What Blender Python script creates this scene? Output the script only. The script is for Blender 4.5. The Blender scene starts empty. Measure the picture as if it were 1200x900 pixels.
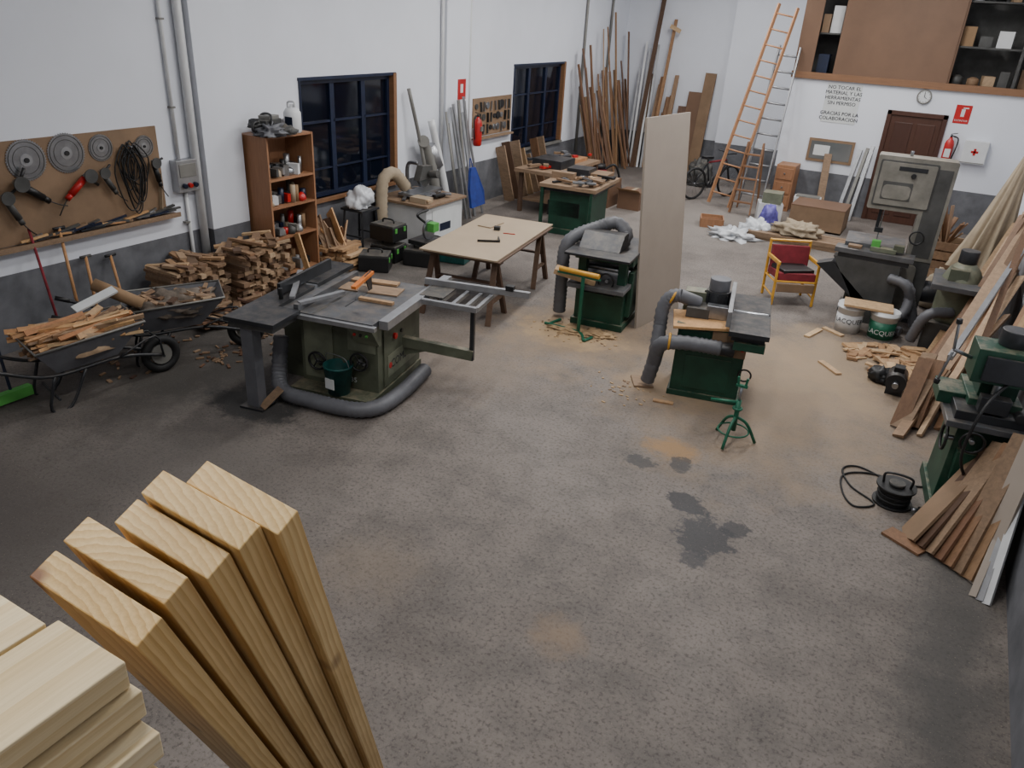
import bpy, bmesh, math, random
from mathutils import Vector, Matrix, Quaternion, noise
random.seed(7)
R=random.uniform
D=bpy.data; COL=bpy.context.scene.collection
V=Vector
# ------------------------------------------------------------------ materials
def newmat(name):
    m=D.materials.new(name); m.use_nodes=True; nt=m.node_tree
    return m,nt,nt.nodes["Principled BSDF"]
def N(nt,t,**k):
    n=nt.nodes.new(t)
    for a,b in k.items(): setattr(n,a,b)
    return n
def mixc(nt,fac,a,b,blend='MIX'):
    n=N(nt,"ShaderNodeMix",data_type='RGBA',blend_type=blend)
    for i,s in ((0,fac),(6,a),(7,b)):
        if hasattr(s,'is_output'): nt.links.new(s,n.inputs[i])
        elif i==0: n.inputs[0].default_value=s
        else: n.inputs[i].default_value=(*s,1)
    return n.outputs[2]
def ramp(nt,src,stops):
    n=N(nt,"ShaderNodeValToRGB"); nt.links.new(src,n.inputs[0])
    e=n.color_ramp.elements
    while len(e)<len(stops): e.new(0.5)
    for el,(p,c) in zip(e,stops):
        el.position=p; el.color=(*c,1) if len(c)==3 else c
    return n.outputs[0]
def nz(nt,scale,detail=4,vec=None,rough=.6,dist=0):
    n=N(nt,"ShaderNodeTexNoise"); n.inputs["Scale"].default_value=scale; n.inputs["Detail"].default_value=detail
    n.inputs["Roughness"].default_value=rough; n.inputs["Distortion"].default_value=dist
    if vec is not None: nt.links.new(vec,n.inputs["Vector"])
    return n.outputs["Fac"]
def objc(nt): return N(nt,"ShaderNodeTexCoord").outputs["Object"]
def bump(nt,b,src,s=.3,d=.01):
    n=N(nt,"ShaderNodeBump"); n.inputs["Strength"].default_value=s; n.inputs["Distance"].default_value=d
    nt.links.new(src,n.inputs["Height"]); nt.links.new(n.outputs[0],b.inputs["Normal"])
def P(name,col,rough=.5,metal=0,var=.25,scale=6,bmp=.1,emit=0):
    m,nt,b=newmat(name); o=objc(nt)
    f=nz(nt,scale,5,o)
    dark=tuple(c*(1-var) for c in col); lite=tuple(min(1,c*(1+var*.6)) for c in col)
    nt.links.new(ramp(nt,f,[(.3,dark),(.7,lite)]),b.inputs["Base Color"])
    b.inputs["Roughness"].default_value=rough; b.inputs["Metallic"].default_value=metal
    if bmp: bump(nt,b,nz(nt,scale*12,3,o),bmp,.004)
    if emit:
        b.inputs["Emission Color"].default_value=(*col,1); b.inputs["Emission Strength"].default_value=emit
    return m
def DUSTY(name,col,rough=.5,metal=.1,dust=(.33,.26,.18),amount=.5):
    """painted metal with sawdust lying on upward faces and scuffs"""
    m,nt,b=newmat(name); o=objc(nt); g=N(nt,"ShaderNodeNewGeometry"); s=N(nt,"ShaderNodeSeparateXYZ"); nt.links.new(g.outputs["Normal"],s.inputs[0])
    base=ramp(nt,nz(nt,4,6,o),[(.3,tuple(c*.6 for c in col)),(.7,tuple(c*1.25 for c in col))])
    n=nz(nt,9,6,o,.7)
    mu=N(nt,"ShaderNodeMath",operation='MULTIPLY'); mu.use_clamp=True; nt.links.new(s.outputs[2],mu.inputs[0])
    nt.links.new(ramp(nt,n,[(.42,(0,0,0)),(.62,(amount,)*3)]),mu.inputs[1])
    c=mixc(nt,mu.outputs[0],base,dust)
    sc=ramp(nt,nz(nt,14,5,o,.8),[(.66,(0,0,0)),(.75,(.35,)*3)])
    c=mixc(nt,sc,c,(.25,.22,.18))
    nt.links.new(c,b.inputs["Base Color"]); b.inputs["Roughness"].default_value=rough; b.inputs["Metallic"].default_value=metal
    return m
def WOODP(name,cols,rough=.65,grain=(1,1,12),gs=3,contrast=.25):
    m,nt,b=newmat(name); o=objc(nt)
    g=N(nt,"ShaderNodeNewGeometry")
    mp=N(nt,"ShaderNodeMapping"); nt.links.new(o,mp.inputs[0]); mp.inputs["Scale"].default_value=grain
    f=nz(nt,gs,6,mp.outputs[0],.65,.6)
    k=len(cols)
    base=ramp(nt,g.outputs["Random Per Island"],[(i/(max(1,k-1)),c) for i,c in enumerate(cols)])
    gr=ramp(nt,f,[(.3,(1-contrast,)*3),(.65,(1,1,1))])
    nt.links.new(mixc(nt,1.0,base,gr,'MULTIPLY'),b.inputs["Base Color"])
    b.inputs["Roughness"].default_value=rough
    bump(nt,b,f,.15,.003)
    return m
def PINE(name,c1,c2,axis='Z',rings=9,rough=.5,knots=True,dist=2.0):
    m,nt,b=newmat(name); o=objc(nt)
    g=N(nt,"ShaderNodeNewGeometry")
    sc=N(nt,"ShaderNodeVectorMath",operation='SCALE'); sc.inputs[0].default_value=(.55,.35,.6)
    nt.links.new(g.outputs["Random Per Island"],sc.inputs[3])
    ad=N(nt,"ShaderNodeVectorMath",operation='ADD'); nt.links.new(o,ad.inputs[0]); nt.links.new(sc.outputs[0],ad.inputs[1])
    mw=N(nt,"ShaderNodeMapping"); nt.links.new(ad.outputs[0],mw.inputs[0]); mw.inputs["Scale"].default_value=(1,1,.12) if axis=='Z' else (1,.12,1)
    mw.inputs["Location"].default_value=(-.42,.16,0)
    w=N(nt,"ShaderNodeTexWave",wave_type='RINGS',rings_direction=axis,wave_profile='SAW')
    w.inputs["Scale"].default_value=rings; w.inputs["Distortion"].default_value=dist; w.inputs["Detail"].default_value=2
    w.inputs["Detail Scale"].default_value=2.0
    nt.links.new(mw.outputs[0],w.inputs["Vector"])
    mp=N(nt,"ShaderNodeMapping"); nt.links.new(ad.outputs[0],mp.inputs[0])
    mp.inputs["Scale"].default_value=(60,60,2.5) if axis=='Z' else (60,2.5,60)
    fine=nz(nt,2.5,4,mp.outputs[0])
    c=mixc(nt,ramp(nt,w.outputs["Fac"],[(.25,(0,0,0)),(.95,(.8,.8,.8))]),c1,c2)
    fr=ramp(nt,fine,[(.3,(.86,.83,.78)),(.7,(1,1,1))])
    c=mixc(nt,1.0,c,fr,'MULTIPLY')
    big=ramp(nt,nz(nt,2.5,3,ad.outputs[0]),[(.3,(.88,.82,.72)),(.7,(1.02,1.0,.98))])
    c=mixc(nt,1.0,c,big,'MULTIPLY')
    if knots:
        mk=N(nt,"ShaderNodeMapping"); nt.links.new(ad.outputs[0],mk.inputs[0]); mk.inputs["Scale"].default_value=(3.2,3.2,1.6) if axis=='Z' else (3.2,1.6,3.2)
        vo=N(nt,"ShaderNodeTexVoronoi"); vo.inputs["Scale"].default_value=1.3; nt.links.new(mk.outputs[0],vo.inputs["Vector"])
        kf=ramp(nt,vo.outputs["Distance"],[(.05,(1,1,1)),(.13,(0,0,0))])
        c=mixc(nt,kf,c,(.22,.09,.03))
    nt.links.new(c,b.inputs["Base Color"]); b.inputs["Roughness"].default_value=rough
    bump(nt,b,fine,.2,.002)
    return m
def wallmat(name,white,zsplit=.78):
    m,nt,b=newmat(name); g=N(nt,"ShaderNodeNewGeometry"); s=N(nt,"ShaderNodeSeparateXYZ")
    nt.links.new(g.outputs["Position"],s.inputs[0])
    gt=N(nt,"ShaderNodeMath",operation='GREATER_THAN'); nt.links.new(s.outputs[2],gt.inputs[0]); gt.inputs[1].default_value=zsplit
    n1=nz(nt,.9,5,g.outputs["Position"]); n2=nz(nt,4,6,g.outputs["Position"])
    w=ramp(nt,n1,[(.25,tuple(c*.93 for c in white)),(.65,white)])
    st=ramp(nt,nz(nt,7,6,g.outputs["Position"],.75),[(.68,(1,1,1)),(.8,(.8,.78,.75))])
    w=mixc(nt,1,w,st,'MULTIPLY')
    gr=ramp(nt,n2,[(.3,(.085,.088,.098)),(.7,(.155,.158,.175))])
    nt.links.new(mixc(nt,gt.outputs[0],gr,w),b.inputs["Base Color"]); b.inputs["Roughness"].default_value=.75
    bump(nt,b,nz(nt,30,4,g.outputs["Position"]),.15,.004)
    return m
M_wall=wallmat("painted_wall",(.71,.735,.80))
M_white=P("white_plaster",(.71,.735,.79),.8,0,.06,2,.1)
def floormat():
    m,nt,b=newmat("concrete_floor"); g=N(nt,"ShaderNodeNewGeometry"); p=g.outputs["Position"]
    n1=nz(nt,.5,8,p,.6,.3); n2=nz(nt,2.6,9,p,.72); n3=nz(nt,38,5,p,.75); n4=nz(nt,90,2,p,.5)
    c=ramp(nt,n1,[(.3,(.135,.115,.103)),(.52,(.195,.169,.152)),(.72,(.24,.212,.192))])
    c=mixc(nt,1,c,ramp(nt,n2,[(.3,(.58,.58,.58)),(.58,(1,1,1))]),'MULTIPLY')
    c=mixc(nt,1,c,ramp(nt,n3,[(.36,(.50,.49,.48)),(.5,(1,1,1)),(.66,(1.0,1.0,1.0)),(.78,(1.35,1.33,1.3))]),'MULTIPLY')
    def patch(x,y,rx,ry,col,strength,sharp=.5,ns=2.5,rot=0,th=.18):
        nonlocal c
        mp=N(nt,"ShaderNodeMapping",vector_type='TEXTURE'); nt.links.new(p,mp.inputs[0])
        mp.inputs["Location"].default_value=(x,y,0); mp.inputs["Scale"].default_value=(rx,ry,50); mp.inputs["Rotation"].default_value=(0,0,rot)
        gr=N(nt,"ShaderNodeTexGradient",gradient_type='SPHERICAL'); nt.links.new(mp.outputs[0],gr.inputs[0])
        nn=nz(nt,ns,6,p,.7)
        ad=N(nt,"ShaderNodeMath",operation='MULTIPLY_ADD'); nt.links.new(nn,ad.inputs[0]); ad.inputs[1].default_value=1.6
        nt.links.new(gr.outputs["Fac"],ad.inputs[2])
        sb=N(nt,"ShaderNodeMath",operation='SUBTRACT'); nt.links.new(ad.outputs[0],sb.inputs[0]); sb.inputs[1].default_value=.8
        f=ramp(nt,sb.outputs[0],[(th,(0,0,0)),(th+sharp,(strength,)*3)])
        ins=N(nt,"ShaderNodeMath",operation='MULTIPLY'); nt.links.new(f,ins.inputs[0])
        st=ramp(nt,gr.outputs["Fac"],[(0,(0,0,0)),(.2,(1,1,1))]); nt.links.new(st,ins.inputs[1])
        c=mixc(nt,ins.outputs[0],c,col)
    patch(-.9,7.6,2.6,2.8,(.27,.195,.13),.8,.6,1.6)
    patch(-.6,8.8,1.4,1.8,(.31,.225,.145),.7,.5,2)
    patch(-3.3,7.9,1.6,1.7,(.28,.20,.13),.75,.5,2.2)
    patch(-3.4,7.75,.9,.6,(.42,.29,.16),.8,.5,5)
    patch(-4.1,6.4,1.6,1.4,(.23,.175,.13),.5,.6,2)
    patch(-1.9,7.0,.8,.6,(.34,.235,.14),.6,.5,5)
    patch(-1.5,5.85,.36,.28,(.31,.185,.085),.8,.5,5)
    patch(-1.34,3.3,.28,.25,(.25,.17,.105),.5,.6,6)
    patch(-2.7,3.2,.6,.5,(.23,.175,.12),.3,.6,4)
    patch(-.88,4.78,.30,.38,(.042,.042,.046),.85,.14,9,.5,.30)
    patch(-1.12,5.12,.26,.18,(.042,.042,.046),.85,.14,9,-.5,.28)
    patch(-.70,4.98,.18,.15,(.042,.042,.046),.8,.14,9,0,.28)
    patch(-.86,4.48,.14,.16,(.045,.045,.05),.75,.2,11,0,.3)
    patch(-1.65,5.5,.2,.14,(.05,.05,.052),.75,.2,12,0,.26)
    patch(-1.35,5.66,.14,.22,(.05,.05,.052),.75,.2,12,0,.28)
    patch(-6.3,4.6,2.2,2.6,(.05,.046,.042),.85,.6,2)  # shade under the wheelbarrows, painted into the floor colour
    patch(-5.3,1.8,3.2,3.0,(.078,.068,.062),.8,.7,1.3)  # light falloff on the near left floor, put into the colour
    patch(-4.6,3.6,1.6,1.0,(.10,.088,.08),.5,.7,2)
    patch(-5.0,4.4,.7,.45,(.03,.03,.03),.85,.3,5)  # painted shadow below the left end of the table saw
    patch(-6.6,9.5,1.4,3.5,(.06,.056,.052),.6,.6,2)  # painted shade on the floor beside the left wall
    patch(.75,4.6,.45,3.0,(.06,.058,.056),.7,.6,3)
    patch(-4.0,14.5,3,3,(.26,.232,.208),.5,.6,1.5)
    sp=ramp(nt,n4,[(.66,(0,0,0)),(.72,(.4,.4,.4))])
    c=mixc(nt,sp,c,(.38,.32,.25))
    nt.links.new(c,b.inputs["Base Color"])
    r=ramp(nt,n2,[(.3,(.58,.58,.58)),(.7,(.82,.82,.82))]); nt.links.new(r,b.inputs["Roughness"])
    b.inputs["Specular IOR Level"].default_value=.35
    bump(nt,b,n3,.35,.006)
    return m
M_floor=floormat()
M_green=DUSTY("machine_green",(.012,.058,.034),.5,.1)
M_olive=DUSTY("machine_olive_grey",(.088,.098,.066),.5,.05)
M_olive2=DUSTY("machine_olive_light",(.15,.163,.115),.5,.05)
M_iron=DUSTY("cast_iron",(.12,.125,.135),.4,.4,(.3,.24,.18),.35)
M_iron2=DUSTY("cast_iron_dark",(.03,.032,.037),.4,.3,(.22,.18,.14),.3)
M_alu=P("aluminium",(.36,.365,.38),.38,.7,.15,9)
M_steel=P("steel_blade",(.32,.33,.35),.3,.9,.2,9)
M_grey=P("grey_enamel",(.20,.195,.18),.5,.2,.15,4)
M_beigeg=DUSTY("bandsaw_enamel",(.20,.19,.165),.5,.1)
M_grey2=DUSTY("grey_dark",(.065,.065,.063),.6,.1,(.25,.2,.15),.35)
M_pipe=P("grey_duct_plastic",(.115,.117,.13),.5,0,.2,8)
M_black=P("black_plastic",(.011,.011,.012),.45,0,.3,8)
M_whitep=P("white_plastic",(.62,.63,.64),.4,0,.08,5)
M_bag=P("white_bag_plastic",(.58,.60,.63),.3,0,.1,5,.5)
M_red=P("red_paint",(.45,.012,.012),.35,0,.2,5)
M_yellow=P("yellow_varnished_wood",(.64,.33,.04),.35,0,.2,8)
M_orange=P("orange_plastic",(.65,.18,.03),.45,0,.2,5)
M_blue=P("blue_frame_paint",(.007,.014,.04),.4,0,.3,5)
M_bluec=P("blue_cloth",(.015,.035,.22),.85,0,.3,8,.4)
M_teal=P("teal_plastic",(.008,.08,.075),.5,0,.4,12)
M_glass=P("night_glass",(.004,.006,.013),.06,0,.3,2,0)
M_hard=P("hardboard",(.225,.143,.084),.7,0,.2,3)
M_ply=P("plywood_brown",(.15,.082,.048),.6,0,.15,2)
M_mdf=P("mdf_sheet",(.37,.285,.195),.6,0,.08,2)
M_panel=P("grey_oak_panel",(.32,.27,.225),.55,0,.08,2)
M_door=WOODP("door_wood",[(.055,.02,.013),(.07,.026,.015)],.45,(12,12,1),3)
M_trim=WOODP("trim_wood",[(.22,.11,.055),(.25,.125,.06)],.5,(1,12,12),3)
M_shelfw=WOODP("shelf_wood",[(.30,.14,.07),(.36,.18,.09),(.32,.15,.075)],.55,(12,12,1),3)
M_scrap=WOODP("scrap_wood",[(.56,.35,.18),(.33,.18,.09),(.64,.44,.25),(.22,.11,.055),(.47,.29,.15),(.6,.42,.25)],.7,(6,6,6),3,.35)
M_scrapd=WOODP("old_scrap_wood",[(.33,.21,.125),(.17,.095,.055),(.46,.31,.19),(.09,.05,.032),(.28,.17,.095),(.5,.35,.22)],.75,(6,6,6),3,.35)
M_orangew=WOODP("split_wood",[(.56,.29,.12),(.68,.42,.2),(.42,.18,.07),(.64,.45,.25)],.7,(6,6,6),3,.35)
M_lumb=WOODP("lumber_mixed",[(.16,.08,.04),(.34,.19,.10),(.09,.045,.025),(.46,.3,.16),(.22,.11,.055),(.4,.27,.17)],.65,(10,10,1.2),2.5,.35)
M_lumbd=WOODP("lumber_dark",[(.12,.06,.032),(.2,.10,.055),(.08,.04,.025)],.65,(10,10,1.2),2.5,.35)
M_bench=WOODP("bench_wood",[(.24,.155,.095),(.30,.20,.125)],.7,(3,10,10),3,.35)
M_trest=WOODP("trestle_wood",[(.09,.05,.033),(.13,.075,.045)],.7,(8,8,8),3)
M_lad=WOODP("ladder_wood",[(.44,.22,.11),(.48,.25,.13)],.5,(10,10,1),3)
M_pine=PINE("pine_board",(.90,.68,.34),(.66,.40,.13),'Z',22,.5,True,2.4)
M_pale=PINE("pale_pine",(.88,.77,.53),(.76,.60,.34),'Y',14,.55,False,1.2)
M_card=P("cardboard",(.29,.18,.095),.8,0,.15,4)
M_tarp=P("beige_cloth",(.36,.29,.205),.9,0,.2,5,.4)
M_paper=P("paper",(.60,.62,.62),.8,0,.08,4)
M_ink=P("ink",(.015,.015,.025),.8,0,.1,4,0)
M_stone=P("rubble",(.15,.12,.095),.9,0,.5,14,.5)
M_rubber=P("rubber",(.01,.01,.011),.7,0,.3,8)
M_lgreen=P("bright_green",(.09,.38,.07),.5,0,.2,5)
M_jgreen=P("stand_green_paint",(.01,.12,.065),.4,0,.3,8)
M_sawd=P("sawdust",(.46,.31,.17),.95,0,.25,20,.6)
M_redcl=P("red_fabric",(.20,.02,.03),.9,0,.3,8,.3)
M_purple=P("printed_bag",(.12,.10,.38),.5,0,.5,14)
M_mirror=P("mirror_glass",(.35,.37,.38),.12,.7,.15,3,0)
M_lamp=P("lamp_emitter",(1,1,1),.5,0,0,1,0,6)
M_lampw=P("lamp_warm",(1,.85,.5),.5,0,0,1,0,1.2)
# ------------------------------------------------------------------ mesh builder
class B:
    def __init__(s,name,mats=None): s.name=name; s.bm=bmesh.new(); s.mats=[]
    def mi(s,m):
        if m not in s.mats: s.mats.append(m)
        return s.mats.index(m)
    def _add(s,verts,faces,m,smooth=False):
        i=s.mi(m); vs=[s.bm.verts.new(v) for v in verts]
        for n_,f in enumerate(faces):
            try: fc=s.bm.faces.new([vs[k] for k in f])
            except ValueError: continue
            fc.material_index=i; fc.smooth=smooth[n_] if isinstance(smooth,list) else smooth
        return vs
    CF=[(0,3,2,1),(4,5,6,7),(0,1,5,4),(1,2,6,5),(2,3,7,6),(3,0,4,7)]
    def bx(s,x0,x1,y0,y1,z0,z1,m):
        s._add([(x0,y0,z0),(x1,y0,z0),(x1,y1,z0),(x0,y1,z0),(x0,y0,z1),(x1,y0,z1),(x1,y1,z1),(x0,y1,z1)],s.CF,m); return s
    def box(s,c,sz,m,rot=(0,0,0)):
        q=Matrix.Rotation(rot[2],3,'Z')@Matrix.Rotation(rot[1],3,'Y')@Matrix.Rotation(rot[0],3,'X')
        h=[v/2 for v in sz]; c=V(c)
        vs=[c+q@V((a*h[0],b*h[1],d*h[2])) for d in(-1,1) for a,b in((-1,-1),(1,-1),(1,1),(-1,1))]
        s._add(vs,s.CF,m); return s
    def beam(s,p1,p2,w,t,m,roll=0,up='Y'):
        p1=V(p1);p2=V(p2);d=p2-p1
        q=d.to_track_quat('Z',up)@Quaternion((0,0,1),roll)
        vs=[(p1 if k==0 else p2)+q@V((a*w/2,b*t/2,0)) for k in(0,1) for a,b in((-1,-1),(1,-1),(1,1),(-1,1))]
        s._add(vs,s.CF,m); return s
    def cyl(s,p1,p2,r,m,r2=None,n=18,cap=True):
        p1=V(p1);p2=V(p2); r2=r if r2 is None else r2
        q=(p2-p1).to_track_quat('Z','Y')
        vs=[];
        for p,rr in((p1,r),(p2,r2)):
            for k in range(n):
                a=2*math.pi*k/n; vs.append(p+q@V((rr*math.cos(a),rr*math.sin(a),0)))
        fs=[(k,(k+1)%n,n+(k+1)%n,n+k) for k in range(n)]; sm=[True]*n
        if cap: fs+= [tuple(range(n-1,-1,-1)),tuple(range(n,2*n))]; sm+=[False,False]
        s._add(vs,fs,m,sm); return s
    def tube(s,pts,r,m,n=10,sub=6,corr=0,closed=False):
        pts=[V(p) for p in pts]; P_=[]
        L=len(pts)
        if sub>1 and L>2:
            rng=range(L) if closed else range(L-1)
            for i in rng:
                a=pts[(i-1)%L] if (closed or i>0) else pts[0]*2-pts[1]
                b=pts[i]; c=pts[(i+1)%L]; d=pts[(i+2)%L] if (closed or i+2<L) else pts[-1]*2-pts[-2]
                for k in range(sub):
                    t=k/sub; P_.append(.5*((2*b)+(c-a)*t+(2*a-5*b+4*c-d)*t*t+(3*b-a-3*c+d)*t**3))
            if not closed: P_.append(pts[-1])
        else: P_=pts
        if corr:
            Q=[P_[0]]
            for a,b in zip(P_,P_[1:]):
                k=max(1,int((b-a).length/corr)); Q+=[a.lerp(b,(j+1)/k) for j in range(k)]
            P_=Q
        Lp=len(P_); vs=[]; up=None
        for i,p in enumerate(P_):
            if closed: d=P_[(i+1)%Lp]-P_[(i-1)%Lp]
            else: d=P_[min(i+1,Lp-1)]-P_[max(i-1,0)]
            if d.length<1e-9: d=V((0,0,1))
            d.normalize()
            if up is None: up=d.orthogonal().normalized()
            up=(up-d*up.dot(d)); up=up.normalized() if up.length>1e-6 else d.orthogonal().normalized()
            w=d.cross(up); rr=r*(1+(.10 if i%2 else -.04)) if corr else r
            for k in range(n):
                a=2*math.pi*k/n; vs.append(p+(up*math.cos(a)+w*math.sin(a))*rr)
        fs=[]
        for i in range(Lp if closed else Lp-1):
            j=(i+1)%Lp
            for k in range(n): fs.append((i*n+k,i*n+(k+1)%n,j*n+(k+1)%n,j*n+k))
        i0=s.mi(m); bv=[s.bm.verts.new(v) for v in vs]
        for f in fs:
            fc=s.bm.faces.new([bv[k] for k in f]); fc.material_index=i0; fc.smooth=True
        if not closed:
            for rg in (range(n-1,-1,-1),range((Lp-1)*n,Lp*n)):
                fc=s.bm.faces.new([bv[k] for k in rg]); fc.material_index=i0
        return s
    def torus(s,c,axis,RR,r,m,n=28,k=8):
        q=V(axis).to_track_quat('Z','Y'); c=V(c)
        return s.tube([c+q@V((RR*math.cos(2*math.pi*i/n),RR*math.sin(2*math.pi*i/n),0)) for i in range(n)],r,m,k,1,0,True)
    def prism(s,poly,ext,m):
        n=len(poly); e=V(ext); vs=[V(p) for p in poly]+[V(p)+e for p in poly]
        fs=[tuple(range(n-1,-1,-1)),tuple(range(n,2*n))]+[(i,(i+1)%n,n+(i+1)%n,n+i) for i in range(n)]
        s._add(vs,fs,m); return s
    def lathe(s,prof,c,m,n=24,axis=(0,0,1)):
        q=V(axis).to_track_quat('Z','Y'); c=V(c); vs=[]
        for r,z in prof:
            for k in range(n):
                a=2*math.pi*k/n; vs.append(c+q@V((r*math.cos(a),r*math.sin(a),z)))
        fs=[]
        for i in range(len(prof)-1):
            for k in range(n): fs.append((i*n+k,i*n+(k+1)%n,(i+1)*n+(k+1)%n,(i+1)*n+k))
        L=len(prof); fs.append(tuple(range(n-1,-1,-1))); fs.append(tuple(range((L-1)*n,L*n)))
        s._add(vs,fs,m,[True]*(len(fs)-2)+[False]*2); return s
    def blob(s,c,sz,m,amp=.3,seed=0,sub=3,freq=2.5,flat=True):
        t=bmesh.new(); bmesh.ops.create_icosphere(t,subdivisions=sub,radius=1)
        vs=[];
        for v in t.verts:
            k=1+amp*noise.fractal(v.co*freq+V((seed*3.1,seed,0)),1,2,3)
            p=v.co*k
            if flat: p.z=max(p.z,-.45)
            vs.append(V((c[0]+p.x*sz[0],c[1]+p.y*sz[1],c[2]+p.z*sz[2])))
        fs=[tuple(v.index for v in f.verts) for f in t.faces]; t.free()
        i0=s.mi(m); bv=[s.bm.verts.new(v) for v in vs]
        for f in fs:
            fc=s.bm.faces.new([bv[k] for k in f]); fc.material_index=i0; fc.smooth=True
        return s
    def text(s,txt,size,mat4,m,bend=0):
        cu=D.curves.new("t","FONT"); cu.body=txt; cu.size=size; cu.align_x='CENTER'; cu.align_y='CENTER'; cu.resolution_u=2
        ob=D.objects.new("t",cu); COL.objects.link(ob); dg=bpy.context.evaluated_depsgraph_get()
        me=D.meshes.new_from_object(ob.evaluated_get(dg)); i0=s.mi(m)
        bv=[]
        for v in me.vertices:
            c=v.co.copy()
            if bend: a=c.x/bend; c=V((bend*math.sin(a),-bend*math.cos(a),c.y))
            bv.append(s.bm.verts.new(mat4@c))
        for p in me.polygons:
            try: fc=s.bm.faces.new([bv[k] for k in p.vertices]); fc.material_index=i0
            except ValueError: pass
        D.objects.remove(ob); D.meshes.remove(me); return s
    def done(s,loc=(0,0,0),rz=0,bevel=0,local=False,rot=None):
        if local: bmesh.ops.translate(s.bm,verts=s.bm.verts,vec=-V(loc))
        bmesh.ops.recalc_face_normals(s.bm,faces=s.bm.faces)
        me=D.meshes.new(s.name); s.bm.to_mesh(me); s.bm.free()
        for m in s.mats: me.materials.append(m)
        ob=D.objects.new(s.name,me); COL.objects.link(ob); ob.location=loc; ob.rotation_euler=rot or (0,0,rz)
        if bevel:
            b=ob.modifiers.new("bevel","BEVEL"); b.width=bevel; b.segments=2; b.limit_method='ANGLE'; b.angle_limit=.9
        return ob
def face_my(x,y,z): return Matrix.Translation((x,y,z))@Matrix.Rotation(math.pi/2,4,'X')
def face_px(x,y,z): return Matrix.Translation((x,y,z))@Matrix.Rotation(math.pi/2,4,'Z')@Matrix.Rotation(math.pi/2,4,'X')
# ------------------------------------------------------------------ room shell
XL,XR=-7.8,1.08; YB=17.0; YF=19.5; Y0=-2.6; ZC=5.2
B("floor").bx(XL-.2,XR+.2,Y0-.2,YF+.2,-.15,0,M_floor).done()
B("ceiling").bx(XL-.2,XR+.2,Y0-.2,YF+.2,ZC,ZC+.15,M_white).done()
b=B("wall_left"); W1=(8.12,10.12,.80,2.40); W2=(13.95,16.1,.84,2.42)
ys=[Y0-.2,W1[0],W1[1],W2[0],W2[1],YF+.2]
b.bx(XL-.2,XL,ys[0],ys[1],0,ZC,M_wall); b.bx(XL-.2,XL,ys[2],ys[3],0,ZC,M_wall); b.bx(XL-.2,XL,ys[4],ys[5],0,ZC,M_wall)
for w in(W1,W2):
    b.bx(XL-.2,XL,w[0],w[1],0,w[2],M_wall); b.bx(XL-.2,XL,w[0],w[1],w[3],ZC,M_wall)
b.done()
B("wall_right").bx(XR,XR+.2,Y0-.2,YF+.2,0,ZC,M_wall).done()
B("wall_front").bx(XL,XR,Y0-.2,Y0,0,ZC,M_wall).done()
B("wall_far").bx(XL,XR,YF,YF+.2,0,ZC,M_wall).done()
B("wall_back").bx(-3.2,XR,YB,YB+.15,0,2.5,M_wall).done()
B("wall_back_side").bx(-3.2,-3.05,YB+.15,YF,0,ZC,M_wall).done()
B("pillar_far").bx(-5.12,-3.2,YF-.25,YF,0,ZC,M_wall).done()
B("pillar_left").bx(XL,XL+.14,6.35,6.93,0,ZC,M_wall).done()
B("pillar_left_mid").bx(XL,XL+.10,11.45,12.15,0,ZC,M_wall).done()
for k,w in enumerate((W1,W2)):
    b=B("window_%d"%(k+1)); x=XL-.1
    b.bx(x-.02,x,w[0],w[1],w[2],w[3],M_glass)
    f=.06
    b.bx(x-.03,x+.04,w[0],w[0]+f,w[2],w[3],M_blue).bx(x-.03,x+.04,w[1]-f,w[1],w[2],w[3],M_blue)
    b.bx(x-.03,x+.04,w[0]+f,w[1]-f,w[2],w[2]+f,M_blue).bx(x-.03,x+.04,w[0]+f,w[1]-f,w[3]-f,w[3],M_blue)
    L=w[1]-w[0]
    for q in(.34,.68): b.bx(x-.02,x+.035,w[0]+L*q-.03,w[0]+L*q+.03,w[2]+f,w[3]-f,M_blue)
    for q0,q1 in((0,.34),(.34,.68),(.68,1)):
        a=w[0]+L*q0+.035; c=w[0]+L*q1-.035
        b.bx(x+.0,x+.03,a,c,w[2]+1.02,w[2]+1.05,M_blue).bx(x,x+.03,a,a+.03,w[2]+f,w[3]-f,M_blue).bx(x,x+.03,a,c,w[2]+.38,w[2]+.40,M_blue)
    b.bx(XL-.08,XL+.03,w[1]-.005,w[1]+.07,w[2]-.03,w[3]+.03,M_trim)
    b.bx(XL-.09,XL+.02,w[0]-.04,w[1]+.07,w[3],w[3]+.04,M_blue)
    b.bx(XL-.1,XL+.02,w[0]-.03,w[0],w[2],w[3],M_blue)
    b.bx(XL-.1,XL+.06,w[0]-.04,w[1]+.07,w[2]-.05,w[2],M_trim if k==0 else M_grey)
    b.done()
# ------------------------------------------------------------------ loft storage over the back wall
b=B("loft_storage")
b.bx(-3.22,XR-.01,YB-.06,YB+.02,2.50,2.62,M_trim)
b.bx(-3.04,XR-.01,YB+.02,YB+.95,2.50,2.56,M_ply)
b.bx(-3.2,-2.86,YB-.03,YB,2.62,ZC-.01,M_ply)
b.bx(-3.03,XR-.01,YB+.93,YB+.95,2.56,ZC-.01,M_grey2)
b.bx(-2.46,-.47,YB-.05,YB-.02,2.62,ZC-.01,M_ply)
b.bx(-.50,-.44,YB-.02,YB+.3,2.62,ZC-.01,M_ply)
for z in(3.22,3.95): b.bx(-.44,XR-.01,YB+.1,YB+.6,z,z+.03,M_grey2)
b.bx(.55,.60,YB-.02,YB+.6,2.62,ZC-.01,M_grey2)
b.bx(-2.86,-2.46,YB+.1,YB+.5,3.3,3.33,M_grey2)
b.done()
b=B("stored_paint_tins_and_boxes")
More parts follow.
